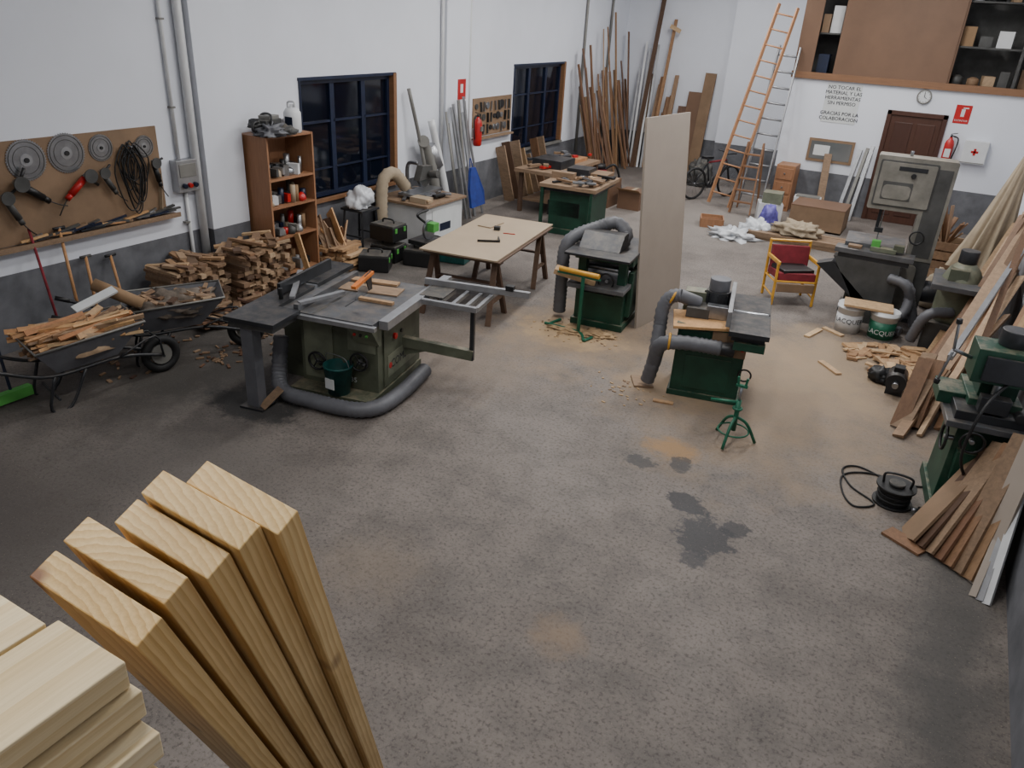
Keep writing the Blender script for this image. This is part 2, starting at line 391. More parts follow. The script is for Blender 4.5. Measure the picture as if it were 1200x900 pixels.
for z,zt in((2.56,.6),(3.25,.62),(3.98,.7)):
    x=-.34
    while x<.88:
        r=R(.07,.16); h=R(.2,.5)
        if abs(x-.57)>r+.04:
            m=random.choice([M_grey2,M_card,M_card,M_iron2,M_hard,M_black,M_pipe,M_whitep,M_scrapd,M_mdf])
            k=random.random(); r=min(r,(XR-.05)-x)
            if k<.35: rr=min(r,.1); b.lathe([(rr,0),(rr,h*.7),(rr*.8,h*.75),(rr*.4,h*.85)],(x,YB+.3,z),m,14)
            elif k<.75: b.box((x,YB+.32,z+h*.4),(r*1.7,.26,h*.8),m,(0,0,R(-.25,.25)))
            else: b.blob((x,YB+.3,z+.07),(r*.8,.14,.16),m,.5,int(x*9)+int(z*7),3)
        x+=r*2+R(.02,.12)
b.bx(-2.8,-2.6,YB+.1,YB+.35,2.56,2.95,M_blue).bx(-2.7,-2.5,YB+.15,YB+.3,3.33,3.8,M_whitep).bx(-2.85,-2.72,YB+.1,YB+.3,3.33,3.65,M_hard)
b.done()
# ------------------------------------------------------------------ back wall things
b=B("door_1")
b.bx(-1.32,-1.24,YB-.05,YB,0,2.08,M_door).bx(-.36,-.28,YB-.05,YB,0,2.08,M_door).bx(-1.32,-.28,YB-.05,YB,2.0,2.08,M_door)
b.bx(-1.24,-.36,YB-.02,YB,0,2.0,M_door)
for z0,z1 in((.15,.9),(1.05,1.88)):
    for x0,x1 in((-1.15,-.84),(-.76,-.45)): b.bx(x0,x1,YB-.035,YB-.02,z0,z1,M_door)
b.cyl((-.43,YB-.08,1.0),(-.43,YB-.02,1.0),.02,M_steel).cyl((-.43,YB-.08,1.0),(-.54,YB-.08,1.0),.012,M_steel)
b.done(bevel=.006)
b=B("handwritten_notice"); b.bx(-2.5,-1.86,YB-.008,YB,1.74,2.46,M_paper)
lines=["NO TOCAR EL","MATERIAL Y LAS","HERRAMIENTAS","SIN PERMISO","","GRACIAS POR LA","COLABORACION"]
for i,t in enumerate(lines):
    if t: b.text(t,.092,face_my(-2.18,YB-.010,2.385-i*.095),M_ink).text(t,.092,face_my(-2.177,YB-.0105,2.383-i*.095),M_ink)
b.done()
b=B("wall_clock"); b.cyl((-.77,YB-.04,2.36),(-.77,YB,2.36),.115,M_whitep,n=32).torus((-.77,YB-.035,2.36),(0,1,0),.115,.014,M_grey)
b.beam((-.77,YB-.045,2.36),(-.77,YB-.045,2.44),.01,.004,M_ink).beam((-.77,YB-.045,2.36),(-.72,YB-.045,2.33),.012,.004,M_ink)
for i in range(12): a=i*math.pi/6; b.box((-.77+.09*math.cos(a),YB-.042,2.36+.09*math.sin(a)),(.01,.004,.01),M_ink)
b.done()
b=B("fire_extinguisher_sign"); b.bx(-.2,.06,YB-.006,YB,1.96,2.28,M_red).bx(-.10,-.04,YB-.009,YB-.006,2.08,2.21,M_paper).bx(-.08,.01,YB-.009,YB-.006,2.22,2.24,M_paper)
b.text("EXTINTOR",.045,face_my(-.07,YB-.0095,2.01),M_paper); b.done()
def extinguisher(loc,rz):
    b=B("fire_extinguisher")
    b.lathe([(.06,0),(.075,.02),(.078,.1),(.078,.38),(.06,.44),(.03,.47),(.025,.5)],(0,0,0),M_red,20)
    b.cyl((0,0,.5),(0,0,.54),.02,M_black).beam((-.02,0,.55),(.09,0,.58),.025,.012,M_black).beam((-.02,0,.53),(.08,0,.52),.025,.01,M_black)
    b.tube([(.03,0,.52),(.12,0,.48),(.12,0,.3),(.09,0,.12)],.012,M_black,8).bx(-.05,.05,-.079,-.07,.15,.3,M_paper)
    b.box((0,.085,.3),(.06,.03,.08),M_grey)
    b.done(loc,rz)
extinguisher((-.14,YB-.1,1.22),0)
b=B("first_aid_box"); b.bx(.1,.5,YB-.14,YB,1.3,1.7,M_whitep).bx(.24,.36,YB-.145,YB-.14,1.49,1.53,M_red).bx(.28,.32,YB-.145,YB-.14,1.45,1.57,M_red)
b.cyl((.1,YB-.145,1.32),(.5,YB-.145,1.32),.006,M_grey,n=6); b.done(bevel=.01)
b=B("framed_mirror"); b.bx(-2.62,-1.75,YB-.03,YB,.98,1.42,M_hard).bx(-2.57,-1.8,YB-.035,YB-.03,1.03,1.37,M_mirror).bx(-2.5,-2.2,YB-.04,YB-.035,1.1,1.3,M_paper); b.done()
# ------------------------------------------------------------------ left wall: tool board
b=B("tool_board"); b.bx(XL,XL+.02,2.9,5.82,1.06,2.03,M_hard)
b.bx(XL,XL+.13,2.9,5.92,1.02,1.05,M_bench).bx(XL+.115,XL+.13,2.9,5.92,1.05,1.07,M_bench); b.done()
def blade(y,z,r):
    b=B("circular_saw_blade"); n=48; x=XL+.025
    pts=[]
    for i in range(n):
        a=2*math.pi*i/n
        pts+= [(x,y+r*math.cos(a),z+r*math.sin(a)),(x,y+r*.93*math.cos(a+.03),z+r*.93*math.sin(a+.03))]
    b.prism(pts,(.004,0,0),M_steel); b.cyl((x+.004,y,z),(x+.008,y,z),r*.3,M_alu,n=20).cyl((x,y,z),(x+.02,y,z),r*.12,M_black,n=14)
    b.torus((x+.005,y,z),(1,0,0),r*.65,.003,M_grey2).torus((x+.005,y,z),(1,0,0),r*.86,.004,M_grey2); b.done()
blade(4.34,1.84,.20); blade(4.75,1.86,.20); blade(5.13,1.87,.14); blade(5.64,1.83,.12); blade(3.9,1.85,.17)
def grinder(y,z,s=1,m=M_black,rx=0):
    b=B("angle_grinder")
    b.cyl((0,0,0),(0,0,-.2*s),.032*s,m).cyl((0,0,-.2*s),(0,0,-.26*s),.026*s,m).cyl((0,0,0),(0,0,.07*s),.036*s,M_steel,.024*s)
    b.cyl((0,0,.04*s),(.06*s,0,.04*s),.02*s,M_steel).cyl((.055*s,0,.04*s),(.07*s,0,.04*s),.065*s,M_grey2).cyl((0,.03*s,.03*s),(0,.14*s,.05*s),.014*s,M_black)
    b.tube([(0,0,-.26*s),(.01,.02,-.35*s),(0,.05,-.42*s)],.006,M_black,6)
    b.done((XL+.075,y,z),rot=(rx,0,0))
grinder(4.22,1.62,1.15,M_black,.9); grinder(4.05,1.5,1,M_grey2,.4); grinder(4.86,1.6,1.1,M_red,-.9); grinder(5.08,1.6,.9,M_grey2,.5); grinder(5.7,1.62,.9,M_black,.2)
b=B("hanging_power_cords")
for i in range(12):
    y=5.42+R(-.10,.10); w=R(.07,.15); top=1.84+R(-.04,.04); h=R(.3,.68)
    b.tube([(XL+.04+i*.006,y-w*.2,top),(XL+.04+i*.006,y-w,top-h*.4),(XL+.05+i*.006,y-w*.4,top-h),(XL+.05+i*.006,y+w*.5,top-h*.97),(XL+.05+i*.006,y+w,top-h*.4),(XL+.04+i*.006,y+w*.2,top)],.007,M_black,6,5,0,True)
b.cyl((XL+.02,5.42,1.86),(XL+.13,5.42,1.86),.008,M_steel); b.done()
b=B("hand_tools_on_ledge")
for i in range(34):
    y=4.1+i*.052; L=R(.12,.3); an=R(-.5,.5); z=1.075
    m=random.choice([M_steel,M_grey2,M_iron2,M_orangew,M_blue,M_grey2,M_hard])
    b.beam((XL+.06,y,z+R(0,.03)),(XL+.06+L*.1,y+L*math.cos(an),z+R(0,.09)),R(.015,.045),.02,m)
b.done()
b=B("leaning_rule"); b.beam((XL+.05,5.72,1.08),(XL+.04,5.78,1.52),.05,.008,M_mdf).done()
b=B("electrical_box"); b.bx(XL,XL+.12,5.95,6.24,1.28,1.64,M_alu).bx(XL+.12,XL+.128,5.98,6.21,1.45,1.6,M_grey)
for i in range(3): b.cyl((XL+.12,6.02+i*.075,1.36),(XL+.16,6.02+i*.075,1.35),.028,M_blue if i!=1 else M_red,n=12)
b.done(bevel=.01)
b=B("conduit_pipe"); b.cyl((XL+.03,6.06,1.64),(XL+.03,6.06,ZC-.01),.022,M_whitep,n=10).cyl((XL+.03,6.1,.05),(XL+.03,6.1,1.28),.022,M_whitep,n=10)
b.cyl((XL+.06,6.27,.05),(XL+.06,6.27,ZC-.01),.05,M_whitep,n=14)
for z in(.9,2.2,3.1): b.bx(XL,XL+.06,6.03,6.09,z,z+.02,M_grey)
b.done()
for y in(11.42,12.25,17.0,18.4):
    B("conduit_pipe").cyl((XL+.035,y,.5),(XL+.035,y,ZC-.01),.03,M_whitep if y<17 else M_grey,n=10).done()
# ------------------------------------------------------------------ bookcase with clutter
b=B("wooden_bookcase"); x0,x1,y0,y1,h=XL+.02,-7.3,6.97,7.78,1.84
b.bx(x0,x1,y0,y0+.025,0,h,M_shelfw).bx(x0,x1,y1-.025,y1,0,h,M_shelfw).bx(x0,x0+.01,y0,y1,0,h,M_shelfw)
for z in(.06,.55,.95,1.3,h-.025): b.bx(x0+.01,x1-.005,y0+.025,y1-.025,z,z+.025,M_shelfw)
b.done()
b=B("bookcase_clutter")
for z in(.085,.575,.975,1.325):
    for i in range(18):
        y=7.06+(i%9)*.075; xx=-7.6 if i<9 else R(-7.45,-7.38); m=random.choice([M_grey,M_whitep,M_black,M_red,M_card,M_blue,M_grey2,M_steel,M_alu,M_mdf])
        k=random.random()
        if k<.3: b.cyl((xx,y,z),(xx,y,z+R(.08,.24)),R(.025,.04),m)
        elif k<.8: b.box((xx,y,z+.07),(R(.08,.16),R(.04,.08),R(.08,.14)),m,(0,0,R(-.4,.4)))
        else: b.blob((xx,y,z+.03),(.07,.06,.08),m,.4,i,2)
b.done()
b=B("plastic_canister"); b.lathe([(.1,0),(.11,.02),(.11,.24),(.08,.29),(.03,.31),(.03,.34)],(0,0,0),M_whitep,20).bx(-.02,.1,-.112,-.105,.05,.2,M_blue).tube([(-.07,0,.29),(-.06,0,.36),(.04,0,.37),(.05,0,.31)],.013,M_whitep,8).done((-7.42,7.56,1.84))
def chainsaw(loc,rz):
    b=B("chainsaw"); b.box((0,0,.1),(.34,.2,.17),M_grey2).box((.05,0,.2),(.22,.16,.05),M_grey).beam((.17,.05,.08),(.5,.05,.1),.09,.012,M_steel,math.pi/2)
    b.tube([(-.12,-.1,.05),(-.08,-.12,.22),(0,0,.25),(.05,.12,.2),(.05,.12,.05)],.014,M_black,8).tube([(-.16,0,.16),(-.28,0,.16),(-.3,0,.08),(-.17,0,.04)],.018,M_black,8)
    b.cyl((-.02,-.1,.1),(-.02,-.14,.1),.06,M_black); b.done(loc,rz,.01)
chainsaw((-7.5,7.2,1.84),1.8)
b=B("rag_heap"); b.blob((0,0,.05),(.18,.2,.10),M_pipe,.6,3,4,3).blob((.08,.18,.04),(.12,.14,.07),M_grey2,.6,5,3).blob((-.1,-.1,.12),(.1,.12,.07),M_black,.5,8,3).done((-7.4,7.15,1.845))
# ------------------------------------------------------------------ piles of wood
def stack(name,x0,x1,y0,y1,h,mat,axis='x',t=(.025,.05),w=(.05,.12),jit=.06,z0=0,ragged=.1,fill=1):
    b=B(name); z=z0
    while z<z0+h:
        tt=R(*t)
        if axis=='x':
            p=y0+R(0,.04)
            while p<y1:
                ww=R(*w)
                if random.random()<fill:
                    a=x0+R(0,ragged); c=x1-R(0,ragged)+R(-.02,ragged*.6)
                    b.box(((a+c)/2,p+ww/2,z+tt/2),(c-a,ww*.94,tt*.96),mat,(R(-jit,jit)*.5,R(-jit,jit)*.3,R(-jit,jit)))
                p+=ww+R(0,.02)
        else:
            p=x0+R(0,.04)
            while p<x1:
                ww=R(*w)
                if random.random()<fill:
                    a=y0+R(0,ragged); c=y1-R(0,ragged)+R(-.02,ragged*.6)
                    b.box((p+ww/2,(a+c)/2,z+tt/2),(ww*.94,c-a,tt*.96),mat,(R(-jit,jit)*.3,R(-jit,jit)*.5,R(-jit,jit)))
                p+=ww+R(0,.02)
        z+=tt
    return b
b=stack("firewood_pile",-7.7,-7.12,5.3,6.02,.54,M_scrapd,'x',t=(.03,.055),ragged=.12,fill=.97,jit=.05)
for i in range(14): b.box((R(-7.6,-7.25),R(5.35,6.0),.56+R(0,.05)),(R(.2,.5),R(.05,.1),.03),random.choice([M_scrap,M_scrapd]),(R(-.1,.1),R(-.12,.12),R(-.6,.6)))
b.done((-7.45,5.66,0),local=True)
b=stack("firewood_pile",-7.58,-7.0,6.12,6.88,.56,M_scrapd,'x',t=(.03,.055),jit=.10,ragged=.16,fill=.95)
for i in range(30): b.box((R(-7.5,-7.05),R(6.2,6.85),.58+R(0,.1)),(R(.2,.5),R(.05,.1),.03),random.choice([M_scrap,M_scrapd,M_scrapd]),(R(-.2,.2),R(-.2,.2),R(-1.2,1.2)))
b.done((-7.35,6.5,0),local=True)
b=B("scrap_wood_heap")
for i in range(80):
    x=R(-7.05,-6.6); y=R(5.3,6.9); b.box((x,y,R(.02,.26)*max(.1,1-(x+7.15)/.6)+.02),(R(.1,.35),R(.03,.09),R(.015,.03)),random.choice([M_scrapd,M_lumbd,M_scrapd]),(R(-.3,.3),R(-.4,.4),R(0,3)))
b.done((-6.9,6.1,0),local=True)
b=B("wood_chips_on_floor")
for i in range(110):
    x,y=random.choice([(R(-6.2,-5.7),R(4.8,5.8)),(R(-6.9,-6.3),R(3.9,5.2)),(R(-6.6,-6.0),R(5.5,7.0)),(R(-6.3,-5.9),R(4.6,5.3))]); b.box((x,y,.008),(R(.02,.09),R(.015,.035),.012),random.choice([M_lumbd,M_scrapd,M_hard]),(0,0,R(0,3)))
b.done()
def shav(name,n,x,y,sx,sy):
    b=B(name)
    for i in range(n):
        px=random.gauss(x,sx); py=random.gauss(y,sy); s=R(.008,.022); b.box((px,py,.005),(s*R(1,2.5),s,.006),random.choice([M_sawd,M_sawd,M_hard]),(0,0,R(0,3)))
    return b
b=shav("sawdust_and_shavings",130,-3.35,7.82,.26,.14)
b.blob((-3.45,7.85,.0),(.26,.14,.03),M_sawd,.6,4,4,4).blob((-3.12,7.92,.0),(.2,.10,.04),M_sawd,.6,8,4,4).done()
shav("sawdust_and_shavings",35,-2.25,6.75,.2,.15).done()
# wheelbarrows -------------------------------------------------
def barrow(loc,rz,fill):
    b=B("wheelbarrow")
    top=[(-.42,-.34,.60),(.52,-.27,.66),(.52,.27,.66),(-.42,.34,.60)]; bot=[(-.25,-.2,.34),(.28,-.16,.36),(.28,.16,.36),(-.25,.2,.34)]
    vs=[V(p) for p in top+bot]+[V(p)*.98+V((.0,0,.012)) for p in top+bot]
    fs=[(0,1,5,4),(1,2,6,5),(2,3,7,6),(3,0,4,7),(4,5,6,7),(8,9,13,12),(9,10,14,13),(10,11,15,14),(11,8,12,15),(12,13,14,15)]+[(i,(i+1)%4,8+(i+1)%4,8+i) for i in range(4)]
    b._add(vs,fs,M_pipe)
    b.tube(top,.012,M_grey,8,1,0,True)
    for s in(-1,1):
        b.tube([(-1.0,s*.27,.62),(-.7,s*.27,.5),(-.3,s*.22,.33),(.3,s*.14,.32),(.72,s*.06,.2)],.017,M_iron2,8)
        b.cyl((-1.0,s*.27,.62),(-.88,s*.27,.575),.022,M_black)
        b.tube([(-.28,s*.22,.33),(-.36,s*.22,.02),(-.2,s*.22,.01),(-.02,s*.2,.32)],.014,M_iron2,8,4)
        b.tube([(.3,s*.16,.33),(.66,s*.08,.42),(.72,s*.07,.2)],.01,M_iron2,8,3)
    b.cyl((-.28,-.22,.1),(-.28,.22,.1),.012,M_iron2)
    b.torus((.72,0,.19),(0,1,0),.15,.042,M_rubber).cyl((.72,-.03,.19),(.72,.03,.19),.10,M_grey).cyl((.72,-.08,.19),(.72,.08,.19),.012,M_iron2)
    if fill==0:
        for i in range(100):
            b.beam((R(-.48,.05),R(-.27,.27),.5+R(0,.18)),(R(.1,.58),R(-.26,.26),.5+R(.05,.22)),R(.02,.06),R(.012,.025),random.choice([M_orangew,M_scrap,M_orangew,M_scrapd]),R(0,3))
        b.beam((.1,.22,.72),(.5,.28,.82),.09,.02,M_paper,.4)
        b.blob((.02,0,.5),(.36,.27,.12),M_scrapd,.4,2,3)
    else:
        b.blob((.04,0,.54),(.38,.26,.12),M_stone,.5,5,4,4)
        for i in range(60): b.box((R(-.3,.4),R(-.2,.2),.61+R(-.03,.04)),(R(.05,.2),R(.03,.06),.02),M_scrapd,(R(-.3,.3),R(-.3,.3),R(0,3)))
    b.done(loc,rz)
barrow((-6.43,3.68,0),1.32,0)
barrow((-6.5,4.72,0),.95,1)
def shovel(foot,top,m,head):
    b=B(head); f=V(foot);t=V(top)
    if head=="shovel":
        b.cyl(f.lerp(t,.25),t,.016,M_orangew).beam(f,f.lerp(t,.26),.2,.012,m,0,'Y').cyl(t+V((0,-.06,0)),t+V((0,.06,0)),.016,m)
    else:
        b.cyl(f+V((0,0,.06)),t,.013,m).box(f+V((0,0,.05)),(.07,.34,.09),M_lgreen if head=="push_broom" else M_rubber)
    b.done(f,local=True)
shovel((-7.4,4.35,.02),(-7.74,4.5,1.15),M_iron2,"shovel"); shovel((-7.35,4.1,.02),(-7.74,4.2,1.2),M_redcl,"garden_broom")
shovel((-7.5,4.6,.02),(-7.74,4.72,.8),M_grey2,"shovel"); shovel((-6.75,3.2,.02),(-7.72,3.6,1.1),M_blue,"push_broom")
shovel((-7.45,4.9,.02),(-7.74,5.0,.75),M_iron2,"shovel")
B("cardboard_tube").cyl((-6.85,4.2,.82),(-6.5,4.45,.62),.06,M_card,n=16).done()
# ------------------------------------------------------------------ combination table saw
def table_saw():
    b=B("table_saw")
    b.bx(-.42,.42,-.6,.5,0,.1,M_olive).bx(-.4,.4,-.4,.5,.1,.8,M_olive)
    b.bx(-.72,-.4,-.2,.65,0,.62,M_olive).bx(-.66,-.44,-.15,.6,.62,.8,M_iron2)
    b.bx(-.36,-.06,-.415,-.4,.15,.74,M_olive2).bx(.1,.38,-.415,-.4,.5,.74,M_olive2).bx(.402,.415,-.3,.4,.12,.7,M_olive)
    b.bx(.415,.42,-.24,.37,.2,.42,M_olive2)
    b.bx(-.47,.46,-.6,.56,.82,.87,M_iron).bx(-.44,.43,-.5,.52,.78,.82,M_olive)
    b.bx(.02,.035,-.3,.35,.87,.872,M_black).bx(-.15,-.12,-.6,.56,.870,.872,M_grey2)
    b.cyl((.025,.02,.84),(.030,.02,.84),.13,M_steel,n=32).prism([(.02,.16,.87),(.02,.22,.87),(.02,.2,1.08),(.02,.08,1.05)],(.01,0,0),M_iron2)
    b.beam((.025,.22,1.05),(.025,-.14,1.0),.05,.03,M_orange)
    b.box((.02,.22,.878),(.6,.22,.012),M_bench,(0,0,.1)).bx(.05,.4,-.1,-.05,.872,.9,M_scrap).box((-.05,.42,.885),(.5,.1,.022),M_scrap,(0,0,.1))
    b.prism([(.2,-.60,.82),(.2,-.44,.60),(.2,-.40,.60),(.2,-.40,.82)],(.24,0,0),M_olive2)
    for i in range(3): b.cyl((.26+i*.06,-.56,.74),(.26+i*.06,-.575,.73),.014,[M_red,M_black,M_lgreen][i],n=10)
    b.beam((-.7,-.62,.84),(.5,-.62,.84),.05,.04,M_alu).beam((-.3,-.6,.9),(-.3,.5,.9),.05,.07,M_iron)
    b.bx(-.74,-.24,-1.04,-.62,.86,.90,M_iron2).bx(-.74,-.47,-.62,.0,.86,.90,M_iron2).bx(-.74,-.47,.04,.75,.87,.91,M_iron2)
    b.bx(-.72,-.28,-1.0,-.62,.80,.86,M_grey2).cyl((-.74,.02,.86),(-.47,.02,.86),.045,M_steel)
    b.bx(-.64,-.52,-.96,-.84,0,.8,M_pipe).bx(-.7,-.46,-1.0,-.8,0,.02,M_iron2)
    b.bx(-.62,-.585,-.4,.5,.91,1.02,M_iron2).beam((-.76,.2,.95),(-.4,-.5,.95),.05,.025,M_alu).cyl((-.55,-.45,.9),(-.55,-.45,1.0),.02,M_black)
    b.beam((-.3,-.55,.93),(-.1,-.1,.93),.05,.03,M_alu)
    for p in((-.2,-.42,.35),(.24,-.42,.42)):
        q=V(p)+V((0,-.05,0)); b.torus(q,(0,1,0),.085,.012,M_black,24).cyl(p,q,.02,M_steel)
        for a in(0,2.1,4.2): b.cyl(q,q+V((.085*math.cos(a),0,.085*math.sin(a))),.008,M_black,n=6)
        b.cyl(q+V((.07,0,0)),q+V((.07,-.06,0)),.014,M_black)
    b.cyl((.415,-.1,.58),(.44,-.1,.58),.03,M_red).cyl((.415,.05,.58),(.43,.05,.58),.02,M_black)
    b.text("COMBI 35",.12,face_px(.4225,.08,.31),M_ink).cyl((.42,-.19,.31),(.424,-.19,.31),.03,M_red)
    b.text("K 35",.07,face_my(.12,-.417,.2),M_paper)
    b.bx(.47,.56,-.5,.95,.80,.88,M_alu)
    for y in(.2,.66): b.bx(.56,1.12,y,y+.045,.82,.87,M_alu)
    for x in(.56,.7,.84,.98,1.09): b.bx(x,x+.035,.24,.66,.82,.86,M_alu)
    b.bx(.5,.75,.28,.62,.872,.885,M_grey2)
    b.beam((.42,.60,.915),(1.5,.66,.915),.045,.06,M_alu).box((1.3,.65,.96),(.08,.06,.05),M_black)
    b.beam((.4,.1,.45),(1.06,.3,.34),.07,.10,M_olive,0).prism([(.4,.08,.3),(.4,.08,.5),(.8,.2,.40)],(0,.04,0),M_olive)
    b.bx(1.03,1.07,.29,.33,.28,.82,M_iron2)
    b.tube([(-.62,-.4,.5),(-.6,-.5,.2),(-.45,-.68,.075),(-.1,-.74,.075),(.3,-.74,.075),(.5,-.6,.075),(.56,-.2,.075),(.55,.3,.075)],.07,M_pipe,14,6,.02)
    b.beam((-.5,-.95,.02),(-.4,-.78,.16),.1,.02,M_bench)
    return b.done((-4.58,5.38,0),math.radians(11),.006)
table_saw()
b=B("bucket"); b.lathe([(.10,0),(.135,.27),(.14,.27),(.14,.285),(.125,.285),(.09,.02)],(0,0,0),M_teal,24).tube([(-.135,0,.27),(-.1,-.03,.38),(.1,-.03,.38),(.135,0,.27)],.004,M_steel,6)
b.bx(-.05,.05,-.128,-.12,.08,.18,M_paper).done((-4.43,4.88,.1))
# ------------------------------------------------------------------ sheet on trestles
b=B("mdf_sheet_on_trestles")
b.box((0,0,.79),(1.0,2.0,.018),M_mdf).box((.04,-.03,.768),(.98,1.9,.016),M_trest)
for y in(-.78,.78):
    b.beam((-.48,y,.73),(.48,y,.73),.09,.06,M_trest)
    for x in(-.4,.4):
        for s in(-1,1): b.beam((x,y+s*.02,.73),(x*1.1,y+s*.26,0),.065,.035,M_trest)
        b.beam((x*1.05,y-.19,.25),(x*1.05,y+.19,.25),.05,.025,M_trest)
    b.beam((-.42,y+.13,.4),(.42,y+.13,.4),.05,.025,M_trest)
b.done((-4.88,8.32,0),math.radians(8))
b=B("try_square"); b.beam((-4.85,7.95,.81),(-4.62,8.1,.81),.035,.012,M_black,math.pi/2).beam((-4.62,8.1,.81),(-4.72,8.24,.81),.04,.015,M_black,math.pi/2).done()
B("mdf_offcut").bx(-5.25,-5.05,8.6,8.95,.8,.815,M_mdf).done()
b=B("carpenter_pencil_and_tape"); b.box((-4.95,8.6,.825),(.08,.08,.04),M_black,(0,0,.4)).beam((-4.8,8.5,.805),(-4.65,8.55,.805),.01,.01,M_red).done()
# ------------------------------------------------------------------ planer with hose + tall panel
b=B("thickness_planer")
b.bx(-.3,.35,-.35,.4,0,.08,M_green).bx(-.27,.32,-.32,.38,.08,.42,M_green)
for x in(-.27,.22):
    for y in(-.32,.28): b.bx(x,x+.1,y,y+.1,.42,.85,M_green)
b.bx(-.17,.22,-.3,.36,.42,.46,M_iron).bx(-.32,.37,-.55,.6,.52,.57,M_iron)
b.bx(-.33,.38,-.28,.34,.8,.9,M_green).bx(-.38,.40,-.55,.55,.9,.93,M_iron2)
b.cyl((-.3,.0,.74),(.32,.0,.74),.07,M_steel).cyl((-.25,-.18,.7),(.28,-.18,.7),.03,M_steel).cyl((-.25,.18,.7),(.28,.18,.7),.03,M_steel)
b.bx(-.25,.25,-.28,-.2,.44,.5,M_iron2).prism([(-.3,-.28,.93),(-.3,.2,.93),(-.3,.05,1.1),(-.3,-.1,1.1)],(.5,0,0),M_iron2)
b.cyl((.12,-.42,.62),(.12,-.32,.62),.02,M_steel).torus((.12,-.42,.62),(0,1,0),.09,.011,M_black)
b.box((-.25,-.45,.64),(.5,.2,.06),M_scrap,(0,.2,.2)).box((-.02,.25,.95),(.35,.4,.03),M_mdf,(0,0,.2))
b.cyl((.33,.2,.3),(.42,.2,.3),.12,M_black).bx(.32,.38,-.2,.1,.15,.7,M_green)
b.tube([(-.55,-.55,.015),(-.1,-.62,.015),(.05,-.85,.015)],.018,M_jgreen,8,4).tube([(-.5,-.55,.01),(-.42,-.35,.02)],.018,M_jgreen,8,1)
b.cyl((-.1,-.62,.01),(-.1,-.62,.7),.022,M_jgreen).cyl((-.4,-.60,.74),(.1,-.66,.74),.03,M_yellow).beam((-.42,-.6,.7),(.12,-.66,.7),.03,.02,M_jgreen)
b.tube([(.05,-.85,.015),(.1,-.7,.015)],.018,M_jgreen,8,1)
b.tube([(-.5,-.2,.06),(-.5,-.2,.5),(-.5,-.18,.85),(-.42,-.1,1.0),(-.2,.1,1.1),(.0,.2,1.16),(.15,.15,1.06),(.12,.05,.98)],.075,M_pipe,14,6,.02)
b.done((-3.3,8.45,0),math.radians(6),.005)
B("tall_panel_board").prism([(-2.84,8.38,0),(-2.66,9.44,0),(-2.88,9.44,2.42),(-3.03,8.38,2.42)],(.024,0,.002),M_panel).done((-2.84,8.4,0),local=True)
# ------------------------------------------------------------------ spindle moulder / jointer
b=B("jointer_machine")
b.prism([(-.35,-.28,0),(.35,-.28,0),(.35,.28,0),(-.35,.28,0)],(0,0,.06),M_green).bx(-.33,.33,-.26,.26,.06,.74,M_green)
b.bx(.0,.335,-.28,-.26,.5,.74,M_hard).bx(-.22,.22,-.268,-.26,.1,.45,M_green).bx(-.3,-.02,-.275,-.26,.50,.72,M_green)
b.box((-.12,-.12,.775),(.56,.40,.03),M_orangew,(.08,-.06,.12)).bx(-.35,.35,-.28,.28,.74,.77,M_green)
b.bx(.14,.50,-.62,-.04,.84,.89,M_iron2).bx(.14,.50,.02,.56,.83,.88,M_iron2).bx(.17,.47,-.55,.5,.78,.84,M_iron2).bx(.18,.33,-.3,.3,.75,.8,M_green)
b.bx(.10,.14,-.5,.45,.88,1.03,M_alu).cyl((.15,-.01,.86),(.48,-.01,.86),.035,M_steel)
b.bx(.2,.48,-.58,-.5,.70,.78,M_green)
b.cyl((-.02,.14,.77),(-.02,.14,1.02),.12,M_iron2,n=24).cyl((-.02,.14,1.02),(-.02,.14,1.14),.10,M_pipe,n=24)
for i in range(8): a=i*.785; b.box((-.02+.125*math.cos(a),.14+.125*math.sin(a),.9),(.02,.01,.2),M_iron2,(0,0,a))
b.box((-.18,.02,.84),(.22,.3,.1),M_grey2).bx(-.1,.1,-.12,-.02,.80,.93,M_steel).cyl((-.18,.0,.9),(-.38,-.05,.97),.065,M_pipe)
b.bx(-.34,-.12,.1,.26,.77,.98,M_olive2)
b.torus((.36,-.31,.35),(0,1,0),.06,.009,M_black).cyl((.3,-.27,.6),(.3,-.31,.6),.02,M_red)
b.cyl((.22,-.33,.60),(.08,-.345,.60),.075,M_iron2,.06)
b.tube([(.1,-.345,.6),(-.15,-.36,.61),(-.35,-.38,.60),(-.48,-.33,.52),(-.52,-.25,.3),(-.56,-.2,.08)],.068,M_pipe,14,6,.02)
b.tube([(-.36,-.05,.97),(-.46,-.05,.94),(-.52,-.07,.82),(-.52,-.12,.6),(-.52,-.22,.4)],.065,M_pipe,14,6,.02)
b.torus((-.39,-.37,.6),(1,.1,0),.074,.012,M_yellow).torus((-.44,-.05,.945),(1,0,-.4),.072,.012,M_yellow)
b.box((-.62,-.12,.012),(.2,.26,.02),M_bench,(0,0,.3)).box((-.35,-.5,.01),(.2,.05,.02),M_scrap)
b.done((-1.63,7.24,0),math.radians(12),.005)
b=B("roller_jack_stand")
for a in(0.4,2.5,4.6): b.tube([(0,0,.26),(.11*math.cos(a),.11*math.sin(a),.19),(.21*math.cos(a),.21*math.sin(a),.012)],.014,M_jgreen,8,4)
b.torus((0,0,.12),(0,0,1),.135,.008,M_jgreen)
b.cyl((0,0,.12),(0,0,.42),.022,M_jgreen).cyl((0,0,.4),(0,0,.56),.013,M_steel).torus((0,0,.34),(0,0,1),.035,.012,M_jgreen).beam((-.05,0,.56),(.05,0,.56),.03,.02,M_jgreen)
